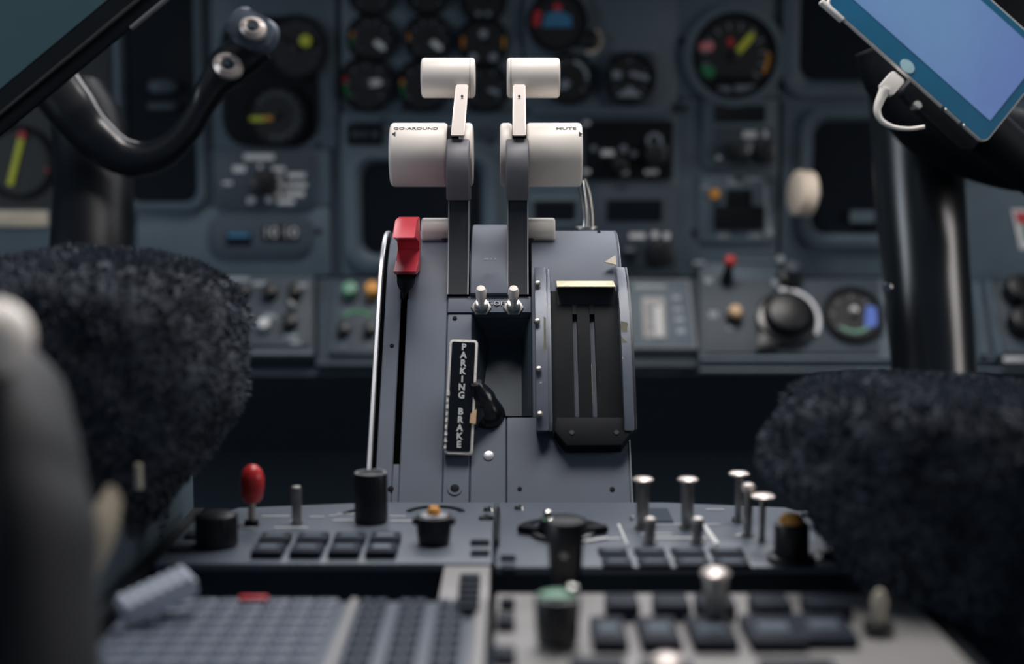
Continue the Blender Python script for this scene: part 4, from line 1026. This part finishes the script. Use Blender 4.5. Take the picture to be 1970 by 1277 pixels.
# keyboard: shared key mesh
base_key = None
rows = 0
Yk_ = YB - .008
for rI in range(11):
    Y_ = YB - .007 - rI * .0112
    if Y_ < .33: break
    for cI in range(8):
        X_ = -.150 + cI * .0102
        loc = (X_ - cdu.u, Y_ - cdu.v, -.001)
        if base_key is None:
            base_key = B().box(-.0047, .0047, -.0034, .0034, 0, .0024, .0006).obj('key', M['keyg'], cdu, loc=loc)
            leg0 = B().box(-.0018, .0018, -.0010, .0010, .0024, .0026).obj('legend', M['panel'], base_key, smooth=False)
        else:
            kx = share(base_key, cdu, loc, name='key'); share(leg0, kx, (0, 0, 0), name='legend')
base2 = None
for rI in range(11):
    Y_ = YB - .007 - rI * .0112
    if Y_ < .33: break
    for cI in range(3):
        for s_ in (-1, 1):
            X_ = -.0585 + cI * .0165 + s_ * .0030
            loc = (X_ - cdu.u, Y_ - cdu.v, -.001)
            if base2 is None: base2 = B().box(-.0024, .0024, -.0033, .0033, 0, .0024, .0005).obj('dark_key', M['keymid'], cdu, loc=loc)
            else: share(base2, cdu, loc, name='dark_key')
corner_plate(cdu, 0, 0, 0, 0, -.001, .0006, 'console_lt', 'side_strip', cut=[(-.0155, .33), (-.0105, .33), (-.0105, YB), (-.0155, YB)], bev=.0003)
corner_plate(cdu, 0, 0, 0, 0, -.001, .0006, 'console_lt', 'divider_strip', cut=[(-.0690, .33), (-.0660, .33), (-.0660, YB), (-.0690, YB)], bev=.0003)
x, y = cdu.p(488, 1160)
B().box(x - .006, x + .006, y - .002, y + .002, 0, .003, .0006).obj('red_key', M['redp'], cdu, label='small red key')

fp = Thing('audio_unit', 'front right console panel, pale grey with ten dark buttons', 'control panel', PED, 1300, 1200)
corner_plate(fp, 0, 0, 0, 0, -.03, -.001, 'console_lt', cut=[(XMID + .0015, .30), (.172, .30), (.172, YR_), (XMID + .0015, YR_)])
key_block(fp, [(1168, 1140, 1224, 1164), (1262, 1140, 1320, 1164), (1345, 1140, 1405, 1164), (1452, 1140, 1510, 1164), (1556, 1140, 1622, 1164)], h=.006, legm=False, mt='key')
key_block(fp, [(1142, 1184, 1198, 1232), (1236, 1184, 1296, 1232), (1336, 1184, 1400, 1232), (1448, 1180, 1524, 1232), (1548, 1178, 1618, 1226)], h=.004, mt='key')
key_block(fp, [(962, 1148, 990, 1156), (955, 1176, 990, 1196), (950, 1240, 992, 1262)], h=.003, legm=False, mt='key', nm='slot')
key_block(fp, [(1100, 1262, 1200, 1300), (1240, 1268, 1330, 1310), (1480, 1266, 1600, 1310)], h=.003, mt='key', legm=False)
t = Thing('toggle_switch', 'beige tipped black toggle at the right rim of the front panel', 'switch', PED, 1690, 1216); k = t.k
B().cyl((0, 0), 30 * k, 0, 18 * k, 24, .001).obj('base', M['knob'], t)
B().lathe([(0, 10 * k), (9 * k, 10 * k), (13 * k, 40 * k), (16 * k, 62 * k), (8 * k, 82 * k), (0, 86 * k)], (0, 0, 0), 20).obj('handle', M['beige'], t)
t = Thing('switch_cover', 'small black switch block with pale base at the right end of the rear panel', 'switch', PED, 1596, 1075); k = t.k
B().box(-34 * k, 34 * k, -16 * k, 30 * k, 0, 4 * k, .0006).obj('base', M['console'], t)
B().box(-16 * k, 22 * k, -6 * k, 24 * k, 4 * k, 14 * k, .001).obj('rocker', M['knob'], t)
t = Thing('cable_loom', 'thin grey cable curving down the right rim of the console', 'cable', PED, 1600, 1020); k = t.k
pts = [(1545, 1010), (1580, 1020), (1612, 1040), (1640, 1065), (1668, 1095)]
B().sweep([(*t.p(a, b_), .006) for a, b_ in pts], [.0016] * 5, side=Vector((0, 0, 1))).obj('cable', M['panel'], t)
B().sweep([(t.p(a - 18, b_ + 26)[0], t.p(a - 18, b_ + 26)[1], .003) for a, b_ in pts[2:]], [.0013] * 3, side=Vector((0, 0, 1))).obj('cable', M['alu'], t)

# left cheek plate of the console and striped strap in front of it
t = Thing('console_side_plate', 'upright grey green plate left of the console beside the black seat', 'panel plate', PED, 330, 1040)
p0 = t.wl(at_y(372, 888, .80)); p1 = t.wl(at_y(372, 985, .80)); X_ = p0.x
pl = [(.80, p0.z), (.80, -.06), (.52, -.06), (.52, .012), (.60, .030)]
TXs = t.M.inverted() @ Matrix(((0, 0, 1, 0), (1, 0, 0, 0), (0, 1, 0, 0), (0, 0, 0, 1)))
xw = at_y(372, 940, .80).x
B().prism([(a, (PZ + b_)) for a, b_ in pl][::-1], xw - .004, xw, tf=TXs, bev=.0006).obj('plate', M['panel'], t)
pp = t.wl(at_y(314, 992, .70))
B().lathe([(0, 0), (.005, 0), (.0045, .002), (0, .002)], (0, 0, 0), 18, Matrix.Translation((xw - t.u, .70 - t.v, .028)) @ Matrix.Rotation(R(90), 4, 'Y')).obj('plug', M['black'], t)
fr = Fr(at_y(300, 1134, .56), R(25), R(0)); fr.M = fr.M @ Matrix.Rotation(R(40), 4, 'Z'); fr.I = fr.M.inverted()
t = Thing('ribbed_vent', 'small light grey ribbed strip lying tilted at the left of the keypad', 'vent', fr, 300, 1134)
k = t.k
B().box(-76 * k, 76 * k, -26 * k, 26 * k, -.008, 0, .001).obj('base', M['strap'], t)
for i in range(7): 
    x = (-62 + i * 20.6) * k
    B().box(x - 7.5 * k, x + 7.5 * k, -24 * k, 24 * k, 0, .002, .0005).obj('rib', M['strap'], t)

# ---------------------------------------------------------------- control columns and yokes
fr = Fr(at_y(300, 300, 1.15), 0)
t = Thing('control_yoke', 'glossy dark left control yoke with curved horn and two metal sockets', 'control yoke', fr, 300, 300); I = t.M.inverted()
YY = 1.15
def Wp(px, py, Y=YY): return I @ at_y(px, py, Y)
ks = depth(at_y(300, 300, YY)) / F
path = [(498, 82), (470, 104), (440, 128), (408, 168), (386, 210), (350, 264), (300, 300), (240, 302), (180, 262), (135, 205), (95, 150)]
radp = [38, 40, 40, 30, 24, 26, 31, 36, 44, 50, 52]
B().sweep([Wp(*p) for p in path], [(r_ * ks, 20 * ks if i < 4 else r_ * .8 * ks) for i, r_ in enumerate(radp)], seg=28, side=Vector((0, 1, 0))).obj('horn', M['gloss'], t)
HD = Matrix.Translation(Wp(487, 60, YY - .018)) @ Matrix.Rotation(R(90), 4, 'X') @ Matrix.Rotation(R(-30), 4, 'Z')
B().rrect(-44 * ks, -34 * ks, 44 * ks, 34 * ks, 26 * ks, -.014, .012, .003, tf=HD).obj('grip_head', M['head'], t)
def socket(px, py, r_, Y):
    T_ = Matrix.Translation(Wp(px, py, Y)) @ Matrix.Rotation(R(68), 4, 'X') @ Matrix.Rotation(R(-30), 4, 'Z')
    B().lathe([(r_ * .45, -.002), (r_ * .45, .0035), (r_ * .6, .005), (r_, .002), (r_, -.003)], (0, 0, 0), 28, T_, sy=.82).obj('socket', M['socket'], t)
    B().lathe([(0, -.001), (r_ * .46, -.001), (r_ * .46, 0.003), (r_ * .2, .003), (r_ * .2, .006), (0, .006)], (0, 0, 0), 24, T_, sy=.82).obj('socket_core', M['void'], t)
socket(487, 55, 26 * ks, YY - .031); socket(439, 127, 29 * ks, YY - .018)
t = Thing('control_column', 'dark left control column below the yoke, rising behind the sheepskin', 'control column', Fr(at_y(175, 480, 1.2), 0), 175, 480); I = t.M.inverted()
def Wp(px, py, Y=1.2): return I @ at_y(px, py, Y)
k = t.k
B().sweep([I @ Vector((at_y(140, 900, 1.0).x, .90, .0)), Wp(150, 900, 1.04), Wp(165, 600, 1.12), Wp(175, 480, 1.15), Wp(180, 340, 1.2), Wp(170, 250, 1.22), Wp(150, 190, 1.24)], [74 * k] * 5 + [70 * k, 60 * k], seg=36, side=Vector((0, 1, 0))).obj('column', M['tube2'], t)
t = Thing('control_column', 'thick dark right control column with two vertical highlights', 'control column', Fr(at_y(1790, 720, 1.22), 0), 1790, 720); I = t.M.inverted()
def Wp(px, py, Y=1.22): return I @ at_y(px, py, Y)
k = t.k
B().sweep([I @ Vector((at_y(1820, 1050, 1.1).x, 1.08, .0)), Wp(1810, 1050, 1.165), Wp(1798, 740, 1.19), Wp(1784, 560, 1.20), Wp(1770, 380, 1.215), Wp(1764, 260, 1.225), Wp(1760, 160, 1.23)], [76 * k, 76 * k, 77 * k, 80 * k, 83 * k, 85 * k, 86 * k], seg=48, side=Vector((0, 1, 0))).obj('column', M['column'], t)
B().cyl((0, 0), .004, 0, .003, 14, .001, tf=Matrix.Translation(Wp(1706, 553, 1.15)) @ Matrix.Rotation(R(90), 4, 'X')).obj('screw', M['chrome'], t)
t = Thing('control_yoke', 'black right control yoke horn hidden under the lit tablet', 'control yoke', Fr(at_y(1800, 240, 1.15), 0), 1800, 240); I = t.M.inverted()
def Wp(px, py, Y=1.15): return I @ at_y(px, py, Y)
k = t.k
B().sweep([Wp(1690, 90), Wp(1720, 160), Wp(1790, 225), Wp(1870, 262), Wp(1960, 290), Wp(2080, 300)], [46 * k, 52 * k, 74 * k, 80 * k, 78 * k, 70 * k], seg=28, side=Vector((0, 1, 0))).obj('horn', M['black'], t)

# ---------------------------------------------------------------- tablets
def facing(px, py, Y, roll, yaw=0, tilt=0):
    f = Fr(at_y(px, py, Y), 0)
    f.M = Matrix.Translation(at_y(px, py, Y)) @ Matrix.Rotation(yaw, 4, 'Z') @ Matrix.Rotation(R(90) + tilt, 4, 'X') @ Matrix.Rotation(roll, 4, 'Z')
    f.I = f.M.inverted(); return f
# right tablet: bottom corner at (1890,272), bottom-left edge runs up-left, right edge runs up-right
f = facing(1895, 277, 1.0, R(-40.4))
f.M = f.M @ Matrix.Rotation(R(-12), 4, 'X'); f.I = f.M.inverted()
t = Thing('tablet', 'tablet with glowing blue screen clipped at the top right', 'tablet', f, 1895, 277)
Wd = .149; Ht = .083
B().rrect(-Wd, 0, 0, Ht, .0052, -.004, 0, .0005, n=8).obj('casing', M['silver'], t)
B().rrect(-Wd + .0008, .0008, -.0008, Ht - .0008, .0048, 0, .0004, n=8).obj('front_glass', M['bezel'], t)
B().rrect(-Wd + .0075, .0150, -.0075, Ht - .006, .0006, .0004, .0007).obj('screen', M['screen'], t)
hx, hy = f.uv(1745, 128); hx -= t.u; hy -= t.v
B().lathe([(0, 0), (.0058, 0), (.0056, .0005), (0, .0006)], (hx, hy, .0005), 28, sx=1.0, sy=.72).obj('home_button', mat('pale_button', (170, 205, 216), .35), t)
B().box(-.152, -.132, -.0022, .0008, -.005, .0012, .0008).obj('corner_clip', M['silver'], t)
for (px, py) in ((1606, 31), (1806, 219), (1844, 246)):
    x, y = t.p(px, py); B().box(x - .0018, x + .0018, -.0016, .0006, -.003, .001, .0005).obj('case_lug', M['chrome'], t)
# charging cable
f2 = facing(1715, 160, .998, R(-41), 0, R(-6))
t2 = Thing('charging_cable', 'white charging cable plugged into the lit tablet edge', 'cable', f2, 1715, 160)
x, y = t2.p(1717, 160)
B().rrect(x - .0056, y - .0072, x + .0056, y + .0068, .0016, -.006, .001, .001).obj('plug', M['cable'], t2)
cp = [(1705, 170), (1695, 190), (1689, 212), (1698, 232), (1722, 244), (1752, 247), (1780, 243)]
B().sweep([(*t2.p(a, b_), -.002) for a, b_ in cp], [.0042, .0032, .0026, .0020, .0016, .0014, .0014], seg=14, side=Vector((0, 0, 1))).obj('cord', M['cable'], t2)
# mount under the tablet
t = Thing('tablet_mount', 'black bracket and arm holding the lit tablet from behind', 'bracket', facing(1800, 205, 1.04, R(-41)), 1800, 210)
k = t.k
B().rrect(-70 * k, -20 * k, 110 * k, 50 * k, .006, -.02, -.006, .002).obj('clamp_plate', M['black'], t)
B().sweep([(0, .02, -.012), (.06, .02, -.03), (.16, .03, -.05)], [.016, .018, .018], side=Vector((0, 0, 1))).obj('arm', M['black'], t)
B().cyl((-30 * k, -16 * k), .0035, -.012, -.003, 14, .001).obj('thumb_screw', M['chrome'], t)
# left tablet: screen corner, lower edge runs from (0,232) to (315,0)
f = facing(30, 192, 1.02, R(38.5), 0, 0)
t = Thing('tablet', 'dark unlit tablet with painted teal reflection at the top left corner', 'tablet', f, 30, 192)
B().rrect(-.045, 0, .26, .20, .010, -.009, 0, .0008, n=8).obj('casing', M['armtop'], t)
B().rrect(-.0443, .0007, .2593, .1993, .0095, 0, .0004, n=8).obj('bezel', M['black'], t)
B().rrect(-.034, .0125, .25, .19, .003, .0004, .0008).obj('screen', M['glass_refl'], t)
B().box(-.04, .25, -.011, -.001, -.010, -.004, .001).obj('case_back', M['black'], t)
B().box(.095, .2, -.0125, -.0095, -.010, -.004, .0008).obj('stylus_rail', M['armtop'], t)

# ---------------------------------------------------------------- sheepskin seats
def fur_lump(label, rows_, Yc, thick, amp=.006, seed=1, cat='seat', tufts=9000, fine=44):
    """rows_: outline as (py, left px, right px); a cushion of depth 'thick' around plane Yc"""
    fr_ = Fr(at_y((rows_[-1][1] + rows_[-1][2]) / 2, rows_[-1][0], Yc), 0)
    t = Thing('sheepskin_seat', label, cat, fr_, (rows_[-1][1] + rows_[-1][2]) / 2, rows_[-1][0]); I = t.M.inverted()
    bb = B(); rings = []; n = 96
    zs = []
    # resample rows
    RR = []
    for a, b2 in zip(rows_, rows_[1:]):
        m_ = max(2, int(abs(b2[0] - a[0]) / 14) + 1)
        for i in range(m_):
            u = i / m_; RR.append([a[j] * (1 - u) + b2[j] * u for j in range(len(a))])
    RR.append(list(rows_[-1]))
    top = I @ at_y((RR[0][1] + RR[0][2]) / 2, RR[0][0], Yc)
    def nz_(v, s_=1.0):
        q = v * 34 + Vector((seed * 7.3, 0, 0)); w_ = v * 90 + Vector((seed * 3.1, 5, 0))
        return noise.noise(q) * amp * 1.1 + noise.noise(w_) * amp * .6
    H_ = len(RR)
    for i, (py, l, r_, th) in enumerate(RR):
        L_ = I @ at_y(l, py, Yc); Q_ = I @ at_y(r_, py, Yc); c_ = (L_ + Q_) / 2; hw_ = (Q_.x - L_.x) / 2; dp = thick * th
        ring = []
        for j in range(n):
            a = 2 * PI * j / n; ca, sa = math.cos(a), math.sin(a)
            e = .8
            v = Vector((c_.x + hw_ * math.copysign(abs(ca) ** e, ca), c_.y + dp * math.copysign(abs(sa) ** e, sa), c_.z))
            nrm = Vector((ca / max(hw_, .01), sa / max(dp, .01), .4 if th < .8 else 0)).normalized()
            ring.append(bb.bm.verts.new(v + nrm * nz_(v)))
        rings.append(ring)
    for a, b2 in zip(rings, rings[1:]):
        for j in range(n): bb.bm.faces.new((a[j], a[(j + 1) % n], b2[(j + 1) % n], b2[j]))
    tv = bb.bm.verts.new(sum((v.co for v in rings[0]), Vector()) / n + Vector((0, 0, .004)))
    for j in range(n): bb.bm.faces.new((rings[0][(j + 1) % n], rings[0][j], tv))
    bb.bm.faces.new(rings[-1])
    bb.bm.normal_update()
    faces = [f_ for f_ in bb.bm.faces if len(f_.verts) <= 4]
    rnd = random.Random(seed); tb = B()
    bmesh.ops.recalc_face_normals(bb.bm, faces=bb.bm.faces)
    wts = [f_.calc_area() for f_ in faces]
    pick = rnd.choices(faces, weights=wts, k=tufts)
    for f_ in pick:
        vs_ = [v.co for v in f_.verts]; a_, b_ = rnd.random(), rnd.random()
        if len(vs_) == 4: p = (vs_[0] * (1 - a_) + vs_[1] * a_) * (1 - b_) + (vs_[3] * (1 - a_) + vs_[2] * a_) * b_
        else: p = vs_[0] * (1 - a_) + (vs_[1] * (1 - b_) + vs_[2] * b_) * a_
        nn = f_.normal
        sw = noise.noise(p * 25 + Vector((seed, 3, 1))) * 1.3
        d_ = (nn + Vector((sw, -.2, -.35 + .5 * noise.noise(p * 19))) * .9 + Vector((rnd.uniform(-.4, .4), rnd.uniform(-.4, .4), rnd.uniform(-.4, .4)))).normalized()
        ln = rnd.uniform(.002, .0045); wd = rnd.uniform(.0006, .0013)
        sd = d_.cross(Vector((rnd.uniform(-1, 1), rnd.uniform(-1, 1), rnd.uniform(-1, 1)))).normalized() * wd
        a = tb.bm.verts.new(p - sd); b2 = tb.bm.verts.new(p + sd); c2 = tb.bm.verts.new(p + d_ * ln)
        tb.bm.faces.new((a, b2, c2))
    bb.obj('cover', M['fur'], t, ang=180)
    me = bpy.data.meshes.new('wool_pile'); tb.bm.to_mesh(me); tb.bm.free(); me.materials.append(M['furd'])
    o = bpy.data.objects.new('wool_pile', me); C.objects.link(o); o.parent = t.o; o['kind'] = 'stuff'
    return t
fur_lump('black sheepskin covered seat at the left of the console', [(490, 90, 190, .45), (496, 20, 280, .62), (506, -60, 330, .75), (524, -120, 375, .88), (550, -170, 412, .95), (600, -200, 440, 1), (680, -210, 462, 1), (780, -210, 455, 1), (860, -210, 400, 1), (930, -210, 330, 1), (1010, -210, 285, 1), (1120, -210, 250, 1), (1320, -210, 120, 1)], .70, .09, seed=2, tufts=42000)
fur_lump('black sheepskin covered seat at the right of the console', [(744, 1640, 1760, .45), (748, 1590, 1860, .62), (756, 1560, 1990, .75), (775, 1530, 2120, .88), (810, 1505, 2200, .95), (845, 1490, 2250, 1), (885, 1476, 2250, 1), (915, 1486, 2250, 1), (960, 1545, 2250, 1), (1030, 1590, 2250, 1), (1100, 1660, 2250, 1), (1180, 1715, 2250, 1), (1260, 1830, 2300, 1), (1400, 1900, 2300, 1)], .64, .075, seed=5, tufts=42000)
# near left foreground: blurred arm rest with bright latch
t = Thing('armrest', 'out-of-focus dark padded armrest at the left edge, nearest the camera', 'armrest', Fr(at_y(60, 900, .44), 0), 60, 900); I = t.M.inverted()
def Wn(px, py, Y): return I @ at_y(px, py, Y)
k = t.k
B().sweep([Wn(-40, 640, .47), Wn(40, 760, .46), Wn(60, 900, .45), Wn(60, 1060, .44), Wn(20, 1300, .43)], [(40 * k, .02), (62 * k, .028), (86 * k, .03), (120 * k, .03), (170 * k, .03)], seg=28, side=Vector((0, 1, 0))).obj('pad', M['leather'], t)
B().sweep([Wn(218, 960, .50), Wn(190, 1030, .49), Wn(150, 1120, .48)], [(20 * k, .01), (34 * k, .012), (30 * k, .012)], seg=20, side=Vector((0, 1, 0))).obj('trim_piece', M['beigedark'], t)
B().lathe([(.0125 * math.sin(R(a_)), -.0125 * math.cos(R(a_))) for a_ in range(0, 181, 15)], (0, 0, 0), 32, Matrix.Translation(Wn(-14, 650, .44))).obj('latch', M['ivory'], t, label='bright pale round latch')
t = Thing('seat_rail', 'small pale metal catch on the dark seat edge left of the side plate', 'catch', Fr(at_y(266, 915, .62), 0), 266, 915); I = t.M.inverted()
B().sweep([I @ at_y(266, 892, .62), I @ at_y(267, 940, .62)], [.0018, .0018], side=Vector((0, 1, 0)), sub=2).obj('catch_bar', M['beige'], t)
